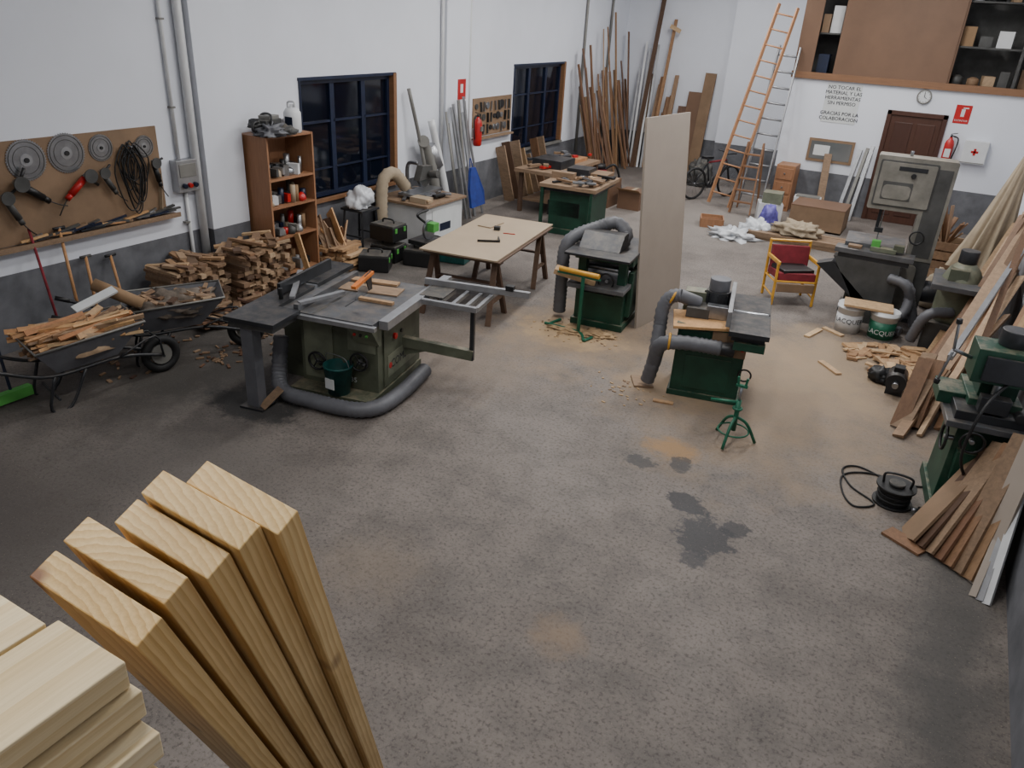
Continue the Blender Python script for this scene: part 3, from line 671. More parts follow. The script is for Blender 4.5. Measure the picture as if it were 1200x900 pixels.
b.cyl((-.24,-.02,.37),(.0,0,.4),.013,M_jgreen).beam((-.03,.0,.56),(-.04,.0,.64),.02,.02,M_jgreen).beam((.03,.0,.56),(.04,.0,.64),.02,.02,M_jgreen)
b.done((-1.09,6.30,0))
# ------------------------------------------------------------------ armchair
b=B("armchair")
for s in(-1,1):
    x=s*.27
    b.beam((x,-.25,0),(x,-.22,.58),.035,.035,M_yellow).beam((x,.22,0),(x,.27,.78),.035,.035,M_yellow)
    b.beam((x,-.27,.58),(x,.26,.56),.055,.03,M_yellow,0,'X').beam((x,-.22,.12),(x,.22,.12),.03,.02,M_yellow).beam((x,-.22,.32),(x,.22,.30),.03,.02,M_yellow)
b.beam((-.27,-.24,.33),(.27,-.24,.33),.04,.025,M_yellow).beam((-.27,.27,.76),(.27,.27,.76),.05,.03,M_yellow).beam((-.27,.23,.3),(.27,.23,.3),.04,.025,M_yellow)
b.box((0,-.0,.38),(.5,.48,.10),M_redcl,(-.06,0,0)).box((0,.20,.56),(.5,.09,.30),M_redcl,(-.15,0,0)).box((.0,-.02,.45),(.44,.36,.06),M_black,(0,0,.2))
b.box((0,-.26,.25),(.5,.03,.12),M_hard)
b.done((-1.52,10.72,0),math.radians(28),.012)
# ------------------------------------------------------------------ big band saw + surface planer
b=B("band_saw")
def rbox(b,x0,x1,z0,z1,y0,y1,r,m):
    pts=[]
    for cx,cz,a0 in((x1-r,z1-r,0),(x0+r,z1-r,90),(x0+r,z0+r,180),(x1-r,z0+r,270)):
        for k in range(5): a=math.radians(a0+k*22.5); pts.append((cx+r*math.cos(a),y0,cz+r*math.sin(a)))
    b.prism(pts,(0,y1-y0,0),m)
rbox(b,-.46,.44,1.38,2.04,-.15,.15,.025,M_beigeg); rbox(b,-.42,.24,1.43,1.99,-.162,-.15,.02,M_grey2); rbox(b,-.40,.22,1.45,1.97,-.175,-.162,.02,M_beigeg)
rbox(b,-.34,.0,1.52,1.74,-.18,-.175,.01,M_grey2); rbox(b,-.33,-.01,1.53,1.70,-.185,-.18,.05,M_beigeg)
rbox(b,-.46,.44,.06,.82,-.14,.14,.03,M_grey2); rbox(b,-.38,.30,.14,.74,-.165,-.14,.06,M_beigeg)
b.bx(.14,.44,-.15,.15,.8,1.40,M_beigeg).bx(-.5,.48,-.22,.25,0,.06,M_iron2).bx(.19,.40,-.155,-.15,.85,1.94,M_grey2)
b.bx(-.6,.1,-.35,.28,.92,.97,M_iron).bx(-.4,-.1,-.1,.1,.8,.92,M_iron2).bx(-.25,-.235,-.002,.002,.97,1.4,M_steel)
b.bx(-.3,-.26,-.03,.03,1.1,1.5,M_iron2).box((-.25,0,1.1),(.1,.1,.06),M_iron2)
b.cyl((-.02,-.175,1.83),(-.02,-.20,1.83),.03,M_black).bx(-.2,.12,-.18,-.175,1.88,1.93,M_iron2).torus((.2,-.2,1.1),(0,1,0),.08,.01,M_black).cyl((-.1,0,2.04),(-.1,0,2.1),.02,M_steel)
b.cyl((.44,0,.4),(.6,0,.4),.14,M_iron2)
b.done((-.36,10.98,0),math.radians(4),.006)
b=B("surface_planer")
b.bx(-.50,.42,-.02,.22,.86,.92,M_iron).bx(-.45,.38,0,.2,.80,.86,M_iron2)
b.prism([(-.5,0,.8),(.3,0,.8),(.32,0,0),(-.15,0,0),(-.2,0,.35)],(0,.2,0),M_grey2).prism([(-.68,0,.66),(-.5,0,.72),(.0,0,.3),(0,0,.18)],(0,.2,0),M_iron2)
b.box((.05,.1,.95),(.3,.12,.05),M_olive2).box((-.05,.12,1.0),(.1,.08,.1),M_lgreen).box((.22,.12,.99),(.12,.1,.08),M_olive).box((-.28,.1,.94),(.16,.1,.03),M_hard)
b.tube([(.38,.1,.6),(.48,.0,.5),(.46,-.12,.25),(.2,-.2,.1),(.5,-.3,.08)],.06,M_pipe,12,6,.02)
b.tube([(.2,-.03,.65),(.42,-.08,.6),(.55,.0,.3),(.62,.05,.08)],.055,M_pipe,12,6,.02)
b.done((-.52,10.42,0),0,.005)
def lbucket(x,y,t):
    b=B("lacquer_bucket"); r=.165; h=.36
    b.lathe([(r*.88,0),(r*.95,h*.85),(r*1.03,h*.86),(r*1.03,h*.9),(r*.97,h*.9),(r,h)],(0,0,0),M_whitep,28)
    b.lathe([(r*.885+.003,.02),(r*.93+.003,h*.66)],(0,0,0),M_jgreen if t else M_whitep,28)
    b.text("LACQUER",.085,Matrix.Translation((0,0,.11 if t else .16))@Matrix.Rotation(.1,4,'Z'),M_paper if t else M_ink,bend=r*.93+.006)
    b.tube([(-r,0,.29),(-.1,-.08,.2),(.08,-.08,.2),(r,0,.29)],.004,M_steel,6)
    b.done((x,y,0))
lbucket(-.62,10.0,False); lbucket(-.23,9.98,True)
B("bucket_lid_board").box((-.44,9.98,.378),(.56,.32,.025),M_scrap,(0,.0,.1)).done((-.42,9.98,0),local=True)
b=B("offcut_pile")
for i in range(70):
    x=R(-.5,.3);y=R(8.7,9.7)
    if x<-.1 and y<9.1: continue
    b.box((x,y,R(.015,.12)*max(0.15,(x+.5))),(R(.14,.4),R(.05,.12),R(.015,.03)),M_scrap,(R(-.12,.12),R(-.15,.15),R(0,3.1)))
for p in((-.95,9.6),(-.75,9.8),(-.6,8.6)): b.box((*p,.012),(R(.2,.4),.07,.02),M_scrap,(0,0,R(0,3)))
b.done()
# ------------------------------------------------------------------ right side machines and lumber
b=B("mortising_machine")
b.bx(-.22,.24,-.36,.3,0,.1,M_green).prism([(-.2,-.3,.1),(.22,-.3,.1),(.2,-.2,.95),(-.16,-.2,.95)],(0,.5,0),M_green)
b.bx(-.14,.16,-.33,-.2,.3,.55,M_green).bx(-.3,.28,-.42,-.02,.78,.83,M_iron).bx(-.25,.25,-.36,-.1,.83,.9,M_iron2)
b.bx(-.1,.16,-.12,.22,.95,1.3,M_green).bx(-.22,.22,-.3,.0,1.12,1.38,M_green).cyl((0,-.18,1.12),(0,-.18,.95),.03,M_steel)
b.bx(-.16,.16,-.33,-.3,1.15,1.34,M_iron2)
b.cyl((.02,-.1,1.38),(.02,-.1,1.5),.1,M_iron2,n=20).cyl((-.22,-.15,1.25),(-.36,-.18,1.3),.014,M_steel).cyl((-.36,-.18,1.3),(-.38,-.18,1.5),.011,M_steel)
b.cyl((-.36,-.18,1.28),(-.4,-.18,1.05),.01,M_steel).cyl((-.38,-.18,1.5),(-.385,-.18,1.54),.022,M_black).cyl((-.4,-.18,1.05),(-.405,-.18,1.01),.022,M_black)
b.torus((-.25,-.25,.62),(1,0,0),.1,.012,M_black).cyl((-.25,-.25,.62),(-.18,-.25,.62),.02,M_steel)
b.torus((-.1,-.45,.7),(0,1,0),.08,.01,M_black).cyl((-.1,-.45,.7),(-.1,-.3,.7),.018,M_steel)
b.box((-.02,-.32,.98),(.2,.1,.12),M_iron2).cyl((.15,-.36,.95),(.15,-.44,.95),.04,M_black)
b.bx(-.1,.08,-.31,-.3,.35,.5,M_iron2).box((-.25,.05,.88),(.2,.3,.1),M_green)
b.tube([(.1,-.2,1.2),(-.1,-.45,1.0),(-.15,-.5,.6),(0,-.42,.3)],.012,M_black,8)
b.done((.70,6.5,0),math.radians(8),.006)
b=B("cable_reel")
b.cyl((0,0,.005),(0,0,.02),.15,M_black,n=28).cyl((0,0,.15),(0,0,.165),.15,M_black,n=28).cyl((0,0,.02),(0,0,.15),.06,M_black)
for i in range(6): b.torus((0,0,.03+i*.021),(0,0,1),.11+.008*(i%2),.012,M_rubber)
b.cyl((0,0,.165),(0,0,.19),.06,M_grey2).tube([(-.1,0,.16),(-.09,0,.25),(.09,0,.25),(.1,0,.16)],.01,M_black,8)
b.tube([(.1,.08,.03),(-.05,.3,.01),(-.3,.42,.01),(-.42,.3,.01),(-.32,.05,.01),(-.12,-.12,.01),(-.25,-.25,.01),(-.36,-.1,.01),(-.40,.2,.01),(-.2,.36,.01),(.1,.35,.01),(.26,.42,.01)],.008,M_rubber,6,8)
b.done((.28,6.08,0))
b=B("leaning_boards")
for i in range(8):
    f=(.42+i*.065,5.62-i*.045,.0); t=(.80+i*.028,6.16-i*.045,.62+.05*i+R(-.04,.04))
    b.beam(f,t,.24-.012*i,.022,[M_hard,M_lumb,M_bench,M_lumbd,M_lumb,M_bench,M_lumb,M_panel][i],-.6)
b.box((.42,5.55,.012),(.3,.14,.02),M_lumb,(0,0,-.5))
b.done((.6,5.6,0),local=True)
b=B("metal_profiles_leaning")
for i in range(3): b.beam((.88+i*.04,5.15-i*.02,.0),(1.02,5.9-.02*i,.75+.04*i),.05,.025,[M_panel,M_alu,M_whitep][i],-.5)
b.done((.9,5.2,0),local=True)
b=B("leaning_lumber")
for i in range(34):
    f=(R(.2,.62),R(7.1,9.3),.02); t=(R(.88,1.0),f[1]+R(1.8,3.2),R(.7,1.55))
    b.beam(f,t,R(.04,.11),R(.02,.035),random.choice([M_lumb,M_lumb,M_lumb,M_scrapd]),R(-.8,.2))
for i in range(8):
    f=(R(.55,.8),R(6.95,7.4),.02); b.beam(f,(R(.92,1.0),f[1]+R(.5,1.1),R(.8,1.4)),R(.05,.13),.022,M_lumb,-.5)
for i in range(6):
    f=(R(.18,.35),R(7.4,7.95),.02); b.beam(f,(f[0]+R(.05,.2),f[1]+R(.25,.4),R(.4,.66)),R(.12,.18),.02,[M_lumb,M_bench][i%2],R(-.4,0))
b.beam((.45,7.8,.7),(1.0,10.4,1.45),.05,.05,M_alu); b.beam((.6,8.6,.1),(1.0,11.2,1.25),.05,.03,M_jgreen)
b.done((.5,8,0),local=True)
b=B("electric_motor")
b.cyl((.08,8.25,.14),(.08,8.55,.14),.1,M_iron2).bx(0,.16,8.28,8.5,0,.06,M_iron2).cyl((.08,8.18,.14),(.08,8.25,.14),.03,M_steel).box((.08,8.4,.26),(.1,.12,.05),M_black)
b.blob((-.08,8.6,.05),(.12,.12,.10),M_black,.5,3,3).done((.1,8.4,0),local=True)
b=B("power_drill"); b.cyl((.47,5.98,.05),(.62,6.0,.07),.035,M_black).beam((.6,6.0,.07),(.6,5.9,.03),.04,.03,M_blue).cyl((.42,5.97,.05),(.47,5.98,.05),.02,M_steel).done((.5,6,0),local=True)
def tarp():
    b=B("draped_tarp"); n=64; k=14; vs=[]
    for j in range(k):
        t=j/(k-1); z=2.15*(1-t)+.45*t
        for i in range(n):
            a=2*math.pi*i/n; fold=1+.28*math.sin(9*a+t*1.5)*t+.15*math.sin(17*a)*t
            r=(.05+.36*t)*fold
            vs.append((r*.7*math.cos(a)+.22*(1-t),r*1.1*math.sin(a),z))
    fs=[(j*n+i,j*n+(i+1)%n,(j+1)*n+(i+1)%n,(j+1)*n+i) for j in range(k-1) for i in range(n)]; fs.append(tuple(range(n)))
    i0=b.mi(M_tarp); bv=[b.bm.verts.new(v) for v in vs]
    for f in fs: fc=b.bm.faces.new([bv[q] for q in f]); fc.material_index=i0; fc.smooth=True
    b.bx(-.25,.25,-.35,.35,0,.5,M_card)
    b.done((.66,12.6,0))
tarp()
b=B("dust_extractor")
b.lathe([(.2,0),(.22,.05),(.22,.5),(.17,.62),(.08,.72)],(0,0,.35),M_olive2,24).bx(-.25,.25,-.25,.25,.0,.35,M_grey2).cyl((0,0,1.05),(0,0,1.2),.1,M_iron2)
b.bx(-.3,.26,-.45,.3,.8,.86,M_iron).box((-.05,-.1,.93),(.2,.2,.14),M_olive).tube([(.0,-.2,.5),(-.25,-.35,.45),(-.35,-.3,.1)],.06,M_pipe,12,6,.02)
b.done((.45,10.15,0),0,.005)
b=B("sack"); b.blob((0,0,.18),(.18,.22,.35),M_tarp,.3,6,3).done((.25,11.75,0))
b=B("wooden_crate")
for z in(.05,.2,.35,.5):
    for s in(-1,1): b.box((0,s*.25,z),(.7,.02,.12),M_scrapd).box((s*.35,0,z),(.02,.5,.12),M_scrapd)
b.bx(-.35,.35,-.25,.25,0,.02,M_scrap)
for i in range(26): b.beam((R(-.25,.25),R(-.15,.15),.1),(R(-.3,.3),R(-.2,.2),R(.6,1.1)),R(.03,.09),.02,M_lumb)
b.done((.15,13.6,0))
# ------------------------------------------------------------------ left/rear: mitre saw station etc.
b=B("mitre_saw_cabinet"); b.bx(-7.7,-6.75,9.55,10.55,0,.62,M_whitep).bx(-7.72,-6.7,9.5,10.6,.62,.66,M_bench)
b.bx(-6.75,-6.74,9.7,10.4,.1,.55,M_paper).bx(-6.76,-6.735,9.9,10.2,.2,.32,M_blue)
b.cyl((-7.2,10.1,.66),(-7.2,10.1,.7),.2,M_steel,n=28).bx(-7.4,-7.1,9.7,10.5,.70,.74,M_steel).cyl((-7.22,10.1,.95),(-7.16,10.1,.95),.15,M_steel,n=28)
b.prism([(-7.25,9.9,.92),(-7.25,10.3,.92),(-7.25,10.25,1.12),(-7.25,10.0,1.14)],(.12,0,0),M_grey2).cyl((-7.1,10.15,1.0),(-6.95,10.15,1.02),.06,M_grey2)
b.tube([(-7.5,10.1,.7),(-7.5,10.1,1.1),(-7.3,10.1,1.15)],.03,M_steel,8)
b.tube([(-7.35,9.85,.8),(-7.4,9.6,1.05),(-7.45,9.4,.95),(-7.45,9.35,.5),(-7.4,9.3,.1)],.09,M_tarp,14,6,.03)
b.bx(-7.1,-6.8,9.6,9.8,.66,.74,M_mdf)
for i in range(16): b.box((R(-7.5,-6.8),R(9.6,10.5),.68+R(0,.04)),(R(.05,.3),R(.03,.1),.03),random.choice([M_scrap,M_grey2,M_steel,M_black]),(0,0,R(0,3)))
b.done(bevel=.004)
b=B("dust_extraction_pipes")
b.tube([(-7.5,10.75,.3),(-7.6,10.6,1.3),(-7.7,10.4,2.2)],.03,M_grey,10,4)
b.tube([(-7.45,10.95,.05),(-7.55,10.85,.9),(-7.62,10.7,1.35),(-7.55,10.6,1.4)],.085,M_grey,14,6,.05)
b.tube([(-7.4,11.2,.05),(-7.5,11.05,.9),(-7.62,10.9,1.7)],.06,M_whitep,14,6).cyl((-7.62,10.85,1.3),(-7.55,11.0,.95),.11,M_alu,n=18)
b.tube([(-7.35,11.4,.05),(-7.6,11.3,1.8)],.02,M_grey,10,1)
b.done()
b=B("aluminium_profiles")
for i in range(8):
    y=11.45+i*.09; b.beam((-7.3+R(-.1,.05),y,.0),(-7.62,y+R(-.1,.05),R(1.5,2.1)),.05,.03,M_alu if i%3 else M_grey,R(-.3,.3))
b.done()
b=B("blue_apron")
pts=[(-7.1,11.28,.95),(-7.1,11.42,.95),(-7.0,11.56,.55),(-6.98,11.58,.32),(-7.0,11.18,.30),(-7.05,11.18,.6)]; b.prism(pts,(.05,0,0),M_bluec).tube([(-7.1,11.3,.95),(-7.12,11.35,1.1),(-7.1,11.4,.95)],.008,M_bluec,6).done(bevel=.02)
extinguisher((-7.56,12.27,1.15),-1.57)
b=B("fire_extinguisher_sign"); b.bx(XL+.10,XL+.106,11.8,12.05,1.95,2.28,M_red).bx(XL+.106,XL+.109,11.88,11.96,2.06,2.2,M_paper).done()
b=B("tool_board"); b.bx(XL,XL+.02,12.45,13.85,1.25,1.92,M_hard)
for i in range(30):
    y=12.55+(i%10)*.13; z=1.78-(i//10)*.2; m=random.choice([M_steel,M_black,M_grey2])
    if random.random()<.4: b.cyl((XL+.02,y,z),(XL+.04,y,z),R(.04,.08),m)
    else: b.beam((XL+.04,y,z+.07),(XL+.04,y+R(-.03,.03),z-.1),R(.02,.05),.02,m)
b.bx(XL,XL+.1,12.45,13.85,1.2,1.23,M_bench); b.done()
b=B("short_planks_leaning")
for i in range(7):
    y=13.3+i*.28; b.beam((-7.4,y,0),(-7.7,y+R(-.05,.05),R(.7,1.15)),R(.14,.24),.03,M_lumb if i%2 else M_bench,0,'X')
b.done()
def toolbox(x,y,z,rz,m=M_black):
    b=B("power_tool_case"); b.box((0,0,.11),(.42,.34,.20),m).box((0,0,.225),(.40,.32,.03),M_grey2).box((.215,.1,.17),(.012,.05,.07),M_lgreen).box((.215,-.1,.17),(.012,.05,.07),M_lgreen).tube([(-.1,0,.24),(-.08,0,.29),(.08,0,.29),(.1,0,.24)],.012,m,8); b.box((0,0,.005),(.38,.3,.01),m)
    b.done((x,y,z),rz,.01)
toolbox(-6.85,8.75,0,.1); toolbox(-6.85,8.75,.3,.0); toolbox(-6.35,8.85,0,.3); toolbox(-6.4,9.35,0,-.1); toolbox(-6.05,9.3,0,.2,M_teal); toolbox(-6.7,8.25,0,.5)
b=B("chop_saw"); b.bx(-6.5,-6.1,8.75,9.15,.3,.36,M_iron2).cyl((-6.3,8.95,.5),(-6.26,8.95,.5),.14,M_steel,n=26).box((-6.22,8.95,.55),(.14,.14,.12),M_lgreen).tube([(-6.3,8.9,.6),(-6.3,8.7,.75),(-6.3,8.95,.78)],.018,M_black,8).done(bevel=.01)
b=B("stool")
for s in(-1,1):
    for q in(-1,1): b.beam((s*.2,q*.2,0),(s*.16,q*.16,.62),.03,.03,M_iron2)
b.box((0,0,.635),(.4,.4,.03),M_iron2).beam((-.2,-.18,.25),(.2,-.18,.25),.02,.02,M_iron2).beam((-.2,.18,.25),(.2,.18,.25),.02,.02,M_iron2).done((-7.45,8.85,0))
b=B("plastic_bag"); b.blob((0,0,.10),(.17,.2,.20),M_bag,.45,2,4,2).done((-7.45,8.85,.65))
b=stack("offcut_boards_pile",-7.45,-7.0,7.82,8.4,.28,M_scrap,'y',w=(.07,.16),ragged=.2,jit=.12)
for i in range(14): b.beam((R(-7.3,-7.0),R(7.85,8.35),.0),(R(-7.6,-7.3),R(7.85,8.4),R(.4,.7)),R(.08,.24),.02,random.choice([M_orangew,M_bench,M_lumb]),R(0,3))
b.done()
B("leaning_plank").beam((-7.02,7.3,0),(-7.25,7.32,.6),.1,.02,M_orangew,1.57).done()
b=B("workbench_machine")
b.bx(-.5,.5,-.65,.65,.78,.84,M_bench)
b.bx(-.35,.35,-.5,.5,.1,.72,M_green).bx(-.45,.45,-.58,.58,.72,.78,M_iron2).bx(-.4,.4,-.55,.55,0,.1,M_green)
b.bx(-.38,.2,-.5,-.48,.3,.55,M_black)
for x in(-.45,.42): b.beam((x,-.6,0),(x,-.6,.78),.05,.05,M_green)
for i in range(34): b.box((R(-.4,.4),R(-.55,.55),.86+R(0,.06)),(R(.08,.4),R(.04,.1),.03),random.choice([M_scrapd,M_steel,M_hard,M_iron2,M_black]),(0,0,R(0,3)))
b.bx(-.3,.1,.1,.5,.84,1.0,M_iron2).bx(-.5,-.1,-.1,.05,.84,.95,M_bench).bx(.1,.4,.2,.6,.84,.94,M_hard)
b.done((-5.45,12.25,0),math.radians(5),.004)
b=B("workbench"); b.bx(-6.95,-6.1,12.6,14.6,.74,.80,M_bench)
for x in(-6.9,-6.2):
    for y in(12.7,14.5): b.bx(x,x+.07,y,y+.07,0,.74,M_trest)
b.bx(-6.8,-6.2,13.0,13.6,.80,.95,M_iron2).bx(-6.7,-6.3,13.8,14.4,.8,.86,M_orangew).bx(-6.85,-6.2,12.8,14.4,.2,.24,M_bench)
for i in range(24): b.box((R(-6.85,-6.2),R(12.7,14.5),.84+R(0,.1)),(R(.06,.3),R(.04,.12),.04),random.choice([M_scrapd,M_steel,M_hard,M_iron2,M_black,M_red]),(0,0,R(0,3)))
b.done()
for p,s in(((-5.9,14.4,0),(.5,.6,.5)),((-5.3,14.5,0),(.45,.45,.35))):
    b=B("cardboard_box"); b.bx(p[0]-s[0]/2,p[0]+s[0]/2,p[1]-s[1]/2,p[1]+s[1]/2,0,s[2],M_ply).bx(p[0]-.03,p[0]+.03,p[1]-s[1]/2,p[1]+s[1]/2,s[2],s[2]+.003,M_mdf)
    b.prism([(p[0]-s[0]/2,p[1]-s[1]/2,s[2]),(p[0]+s[0]/2,p[1]-s[1]/2,s[2]),(p[0]+s[0]/2,p[1]-s[1]/2-.12,s[2]+.06),(p[0]-s[0]/2,p[1]-s[1]/2-.12,s[2]+.06)],(0,0,.006),M_card).done()
b=B("vacuum_cleaner"); b.lathe([(.18,.05),(.2,.1),(.2,.4),(.15,.5)],(0,0,0),M_redcl,20).cyl((0,0,.5),(0,0,.6),.12,M_black).tube([(.1,0,.5),(.3,.1,.6),(.4,.2,.3),(.5,.1,.04)],.025,M_black,8)
for a in(0,2,4): b.cyl((.17*math.cos(a),.17*math.sin(a),0),(.17*math.cos(a),.17*math.sin(a),.06),.03,M_black)
b.done((-6.4,15.3,0))
b=B("office_chair")
for i in range(5): a=i*1.2566; b.beam((0,0,.1),(.26*math.cos(a),.26*math.sin(a),.06),.04,.03,M_black).cyl((.26*math.cos(a),.26*math.sin(a)-.02,.03),(.26*math.cos(a),.26*math.sin(a)+.02,.03),.03,M_black)
b.cyl((0,0,.1),(0,0,.42),.025,M_black).box((0,0,.46),(.44,.44,.08),M_black).box((-.2,0,.8),(.07,.4,.4),M_black,(0,-.1,0)).beam((-.2,0,.42),(-.22,0,.7),.05,.02,M_black); b.done((-4.95,15.5,0),.6,.01)
# tall lumber
b=B("tall_lumber_stack")
for i in range(30):
    k=i/29; y=16.5+k*2.7+R(-.05,.05); x=R(-7.35,-6.95); h=R(1.5,2.5) if random.random()<.75 else R(2.7,3.6)
    b.beam((x,y,0),(R(-7.66,-7.58),y+R(-.12,.12),h),R(.035,.10),R(.025,.04),random.choice([M_lumb,M_lumb,M_lumbd]),R(-.5,.5))
for i in range(16):
    x=R(-7.1,-6.3); h=R(1.1,2.2); b.beam((x,18.95,0),(x+R(-.08,.08),19.42,h),R(.06,.14),.03,M_lumb,R(-.3,.3))
for i in range(5):
    x=-7.2+i*.1; b.beam((x,18.9,0),(x-.1,19.4,R(2.0,3.2)),.05,.03,[M_alu,M_whitep][i%2])
b.beam((-6.6,18.8,0),(-6.55,19.42,3.4),.07,.04,M_scrap).box((-6.5,19.3,3.2),(.28,.03,.09),M_scrap,(0,.4,0)).beam((-7.0,18.8,0),(-6.9,19.42,3.9),.1,.04,M_trest)
b.done()
b=B("brown_panels_leaning")
b.beam((-5.72,19.15,0),(-5.72,19.44,1.85),.55,.03,M_ply,0).beam((-5.55,19.1,0),(-5.5,19.38,2.3),.28,.03,M_hard,0).beam((-6.05,19.1,0),(-6.1,19.42,1.5),.2,.03,M_lumbd).done()
b=B("floor_lamp"); b.cyl((0,0,0),(0,0,.03),.16,M_iron2).cyl((0,0,.03),(0,0,1.1),.015,M_iron2).lathe([(.03,-.1),(.12,0),(.13,.02)],(0,0,1.15),M_grey,20,(0,-1,.3)).cyl((0,-.02,1.15),(0,-.03,1.155),.11,M_lampw,n=20).done((-5.35,17.0,0))
b=B("bicycle")
for x in(-.5,.5):
    b.torus((x,0,.33),(0,1,0),.31,.025,M_rubber,32)
    for i in range(12): a=i*math.pi/6; b.cyl((x,0,.33),(x+.3*math.cos(a),0,.33+.3*math.sin(a)),.0025,M_steel,n=4)
    b.cyl((x,-.04,.33),(x,.04,.33),.02,M_steel)
for p,q in(((-.5,0,.33),(-.08,0,.3)),((-.08,0,.3),(-.2,0,.8)),((-.2,0,.75),(.33,0,.78)),((-.08,0,.3),(.36,0,.7)),((-.5,0,.33),(-.2,0,.72)),((.5,0,.33),(.32,0,.88))): b.cyl(p,q,.02,M_redcl if p[2]>.5 else M_iron2)
b.box((-.22,0,.85),(.24,.12,.05),M_black).tube([(.32,-.26,.95),(.36,-.15,.93),(.32,0,.9),(.36,.15,.93),(.32,.26,.95)],.012,M_black,8).cyl((-.08,-.06,.3),(-.08,.06,.3),.07,M_iron2)
b.beam((-.08,.06,.3),(-.06,.1,.14),.02,.012,M_steel).beam((-.08,-.06,.3),(-.1,-.1,.46),.02,.012,M_steel)
b.done((-4.35,16.6,0),math.radians(60))
b=B("refuse_bag"); b.blob((0,0,.18),(.28,.28,.4),M_grey2,.4,9,4,3).done((-4.95,17.8,0))
def ladder(name,f,t,w,m,rungs,rr=.016):
    b=B(name); f=V(f);t=V(t); d=(t-f).normalized(); side=V((1,.25,0)); side=(side-d*side.dot(d)).normalized()
    for s in(-1,1): b.beam(f+side*s*w/2,t+side*s*w/2*.85,.028,.07,m)
    for i in range(rungs):
        k=(i+.8)/(rungs+.4); p=f.lerp(t,k); ww=w/2*(1-.15*k); b.cyl(p-side*ww,p+side*ww,rr,m,n=8)
    b.done(f,local=True)
ladder("wooden_ladder",(-3.95,15.9,.03),(-3.48,16.78,3.75),.42,M_lad,13)
ladder("aluminium_ladder",(-3.40,16.25,.03),(-3.32,16.86,3.05),.46,M_alu,10,.02)
b=B("step_ladder")
for s in(-1,1): b.beam((-3.40+s*.20,15.45,.02),(-3.38+s*.14,15.72,1.35),.03,.06,M_trim).beam((-3.40+s*.20,16.05,.02),(-3.38+s*.14,15.75,1.35),.03,.04,M_trim)
for i in range(5): k=(i+1)/6; p=V((-3.40,15.45,.02)).lerp(V((-3.38,15.72,1.35)),k); b.box(p,(.40-.12*k,.09,.025),M_trim)
b.done()
b=B("chest_of_drawers"); b.bx(-3.05,-2.68,16.45,16.95,0,.9,M_shelfw)
for i in range(3): b.bx(-3.02,-2.71,16.43,16.45,.08+i*.27,.3+i*.27,M_shelfw).cyl((-2.87,16.39,.2+i*.27),(-2.87,16.45,.2+i*.27),.015,M_steel)
b.done(bevel=.005)
b=B("storage_boxes"); b.box((-2.85,15.45,.17),(.45,.4,.34),M_whitep,(0,0,.3)).box((-2.82,15.45,.44),(.35,.35,.2),M_olive2,(0,0,.1)).done()
b=B("printed_sack"); b.blob((0,0,.13),(.17,.14,.28),M_purple,.4,4,3,3).done((-2.72,14.85,0))
b=B("brown_crate"); b.bx(-2.4,-1.45,15.1,15.9,0,.03,M_hard).bx(-2.4,-1.45,15.1,15.12,0,.42,M_hard).bx(-2.4,-1.45,15.88,15.9,0,.42,M_hard).bx(-2.4,-2.38,15.12,15.88,0,.42,M_hard).bx(-1.47,-1.45,15.12,15.88,0,.42,M_hard)
b.box((-1.93,15.5,.43),(.96,.8,.02),M_ply).done()
b=stack("plank_stack",-2.9,-1.1,13.75,14.25,.12,M_bench,'x',t=(.03,.04),w=(.12,.2),jit=.02,ragged=.25); b.done((-2.05,14,0),local=True)
b=B("plastic_wrap"); b.blob((0,0,.02),(.35,.3,.13),M_bag,.8,3,4,3).blob((.35,.5,.03),(.35,.25,.22),M_bag,.7,5,4,3).done((-3.05,13.6,0))
b=B("tarp_bundle"); b.blob((0,0,.1),(.38,.22,.15),M_tarp,.5,7,4,3).done((-2.05,14.0,.12))
b=B("wooden_tray"); b.bx(-.2,.2,-.2,.2,0,.02,M_scrapd)
for s in(-1,1): b.bx(-.2,.2,s*.2-.01,s*.2+.01,0,.16,M_shelfw).bx(s*.2-.01,s*.2+.01,-.2,.2,0,.16,M_shelfw)
b.bx(-.18,.18,-.01,.01,0,.14,M_shelfw); b.done((-3.6,14.2,0),.3)
b=B("white_crate"); b.box((0,0,.2),(.5,.3,.4),M_whitep,(0,0,.1)).box((0,0,.41),(.44,.24,.03),M_grey,(0,0,.1)).done((-2.3,16.2,0))
b=B("long_planks_leaning")
b.beam((-2.1,16.6,0),(-2.2,16.94,1.15),.14,.03,M_bench).beam((-1.75,16.5,0),(-1.62,16.92,1.3),.07,.04,M_alu).beam((-1.62,16.5,0),(-1.5,16.92,1.35),.06,.04,M_grey).beam((-1.5,16.5,0),(-1.42,16.9,1.4),.07,.04,M_alu)
b.done()
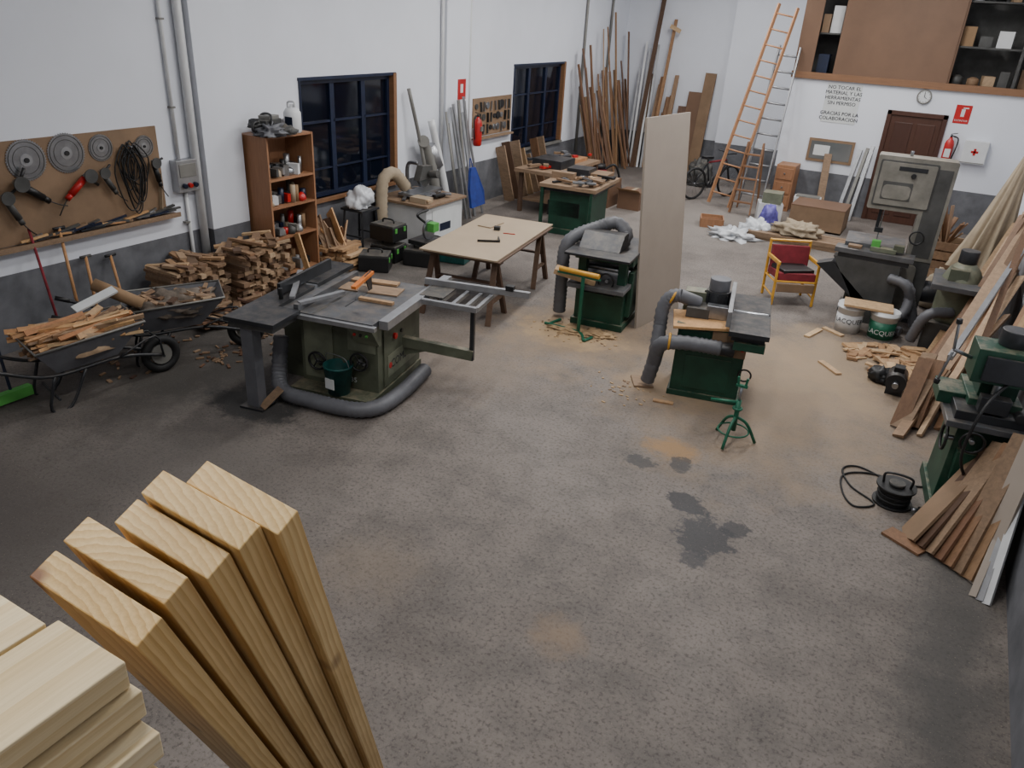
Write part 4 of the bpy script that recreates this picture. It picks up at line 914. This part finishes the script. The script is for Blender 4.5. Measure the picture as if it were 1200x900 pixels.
# ------------------------------------------------------------------ foreground pine boards leaning toward the loft edge, pale stack
u=V((.225,-.377,.8985)).normalized(); Wd=V((1,0,0))-u*u.x; Wd.normalize(); T=u.cross(Wd)
A=V((-1.170,.508,2.50))
b=B("pine_boards")
for a,w0,l,ww in((0,0,0,.242),(.074,-.003,.0,.232),(.143,.045,.0,.215),(.205,.055,.02,.225),(.264,.102,.01,.212)):
    top=2.5/u.z
    b.bx(w0,w0+ww,a,a+.056,-top+a*.2+.09,l,M_pine)
ob=b.done(bevel=.0025)
m4=Matrix((Wd,T,u)).transposed().to_4x4(); m4.translation=A; ob.matrix_world=m4
b=B("loft_platform"); b.bx(-1.75,XR-.01,Y0+.01,.36,1.78,1.9,M_bench).bx(-1.7,-1.6,.2,.3,0,1.78,M_bench).bx(.9,1.0,.2,.3,0,1.78,M_bench).done()
b=B("pale_plank_stack"); z=1.9; k=0
while z<2.505:
    top_=z>2.45
    o=[0.035,.06,.02,.07,.03,.05][k%6] if not top_ else 0.012
    for j in range(3):
        x1=-.865-j*.165+o
        b.bx(x1-.158,x1,-1.6,.478-[0,.02,.01,.015][(k+j)%4]-.03*j,z,z+.05,M_pale)
    z+=.052; k+=1
b.done(bevel=.003)
# ------------------------------------------------------------------ lights
def tube_light(x,y,e,sx=.3,sy=2.4,z=ZC-.1,col=(1,.985,.955)):
    b=B("fluorescent_lamp"); b.bx(-.12,.12,-sy/2,sy/2,0,.08,M_whitep).cyl((-.06,-sy/2+.05,-.02),(-.06,sy/2-.05,-.02),.018,M_lamp).cyl((.06,-sy/2+.05,-.02),(.06,sy/2-.05,-.02),.018,M_lamp)
    b.done((x,y,ZC-.085))
    l=D.lights.new("tube","AREA"); l.shape='RECTANGLE'; l.size=sx; l.size_y=sy; l.energy=e; l.color=col
    o=D.objects.new("fluorescent_light",l); o.location=(x,y,z-.06); COL.objects.link(o)
for x,y,e in((-4.4,7.6,110),(-4.8,11.5,130),(-4.6,15.8,145),(-1.6,4.6,92),(-1.4,9.2,125),(-1.2,14.0,150),(-2.2,.7,78)): tube_light(x,y,e)
w=D.worlds.new("night"); bpy.context.scene.world=w; w.use_nodes=True; w.node_tree.nodes["Background"].inputs[0].default_value=(.01,.012,.02,1); w.node_tree.nodes["Background"].inputs[1].default_value=.3
# ------------------------------------------------------------------ camera
cam=D.cameras.new("camera"); cam.sensor_width=36; cam.lens=27; cam.clip_start=.05
co=D.objects.new("camera",cam); COL.objects.link(co)
r=V((.8685,.4935,.0540)); f=V((-.4230,.7932,-.4375))
r.normalize(); f=(f-r*f.dot(r)).normalized(); up=r.cross(f)
m=Matrix((r,up,-f)).transposed().to_4x4(); m.translation=V((0,0,3.4)); co.matrix_world=m
bpy.context.scene.camera=co
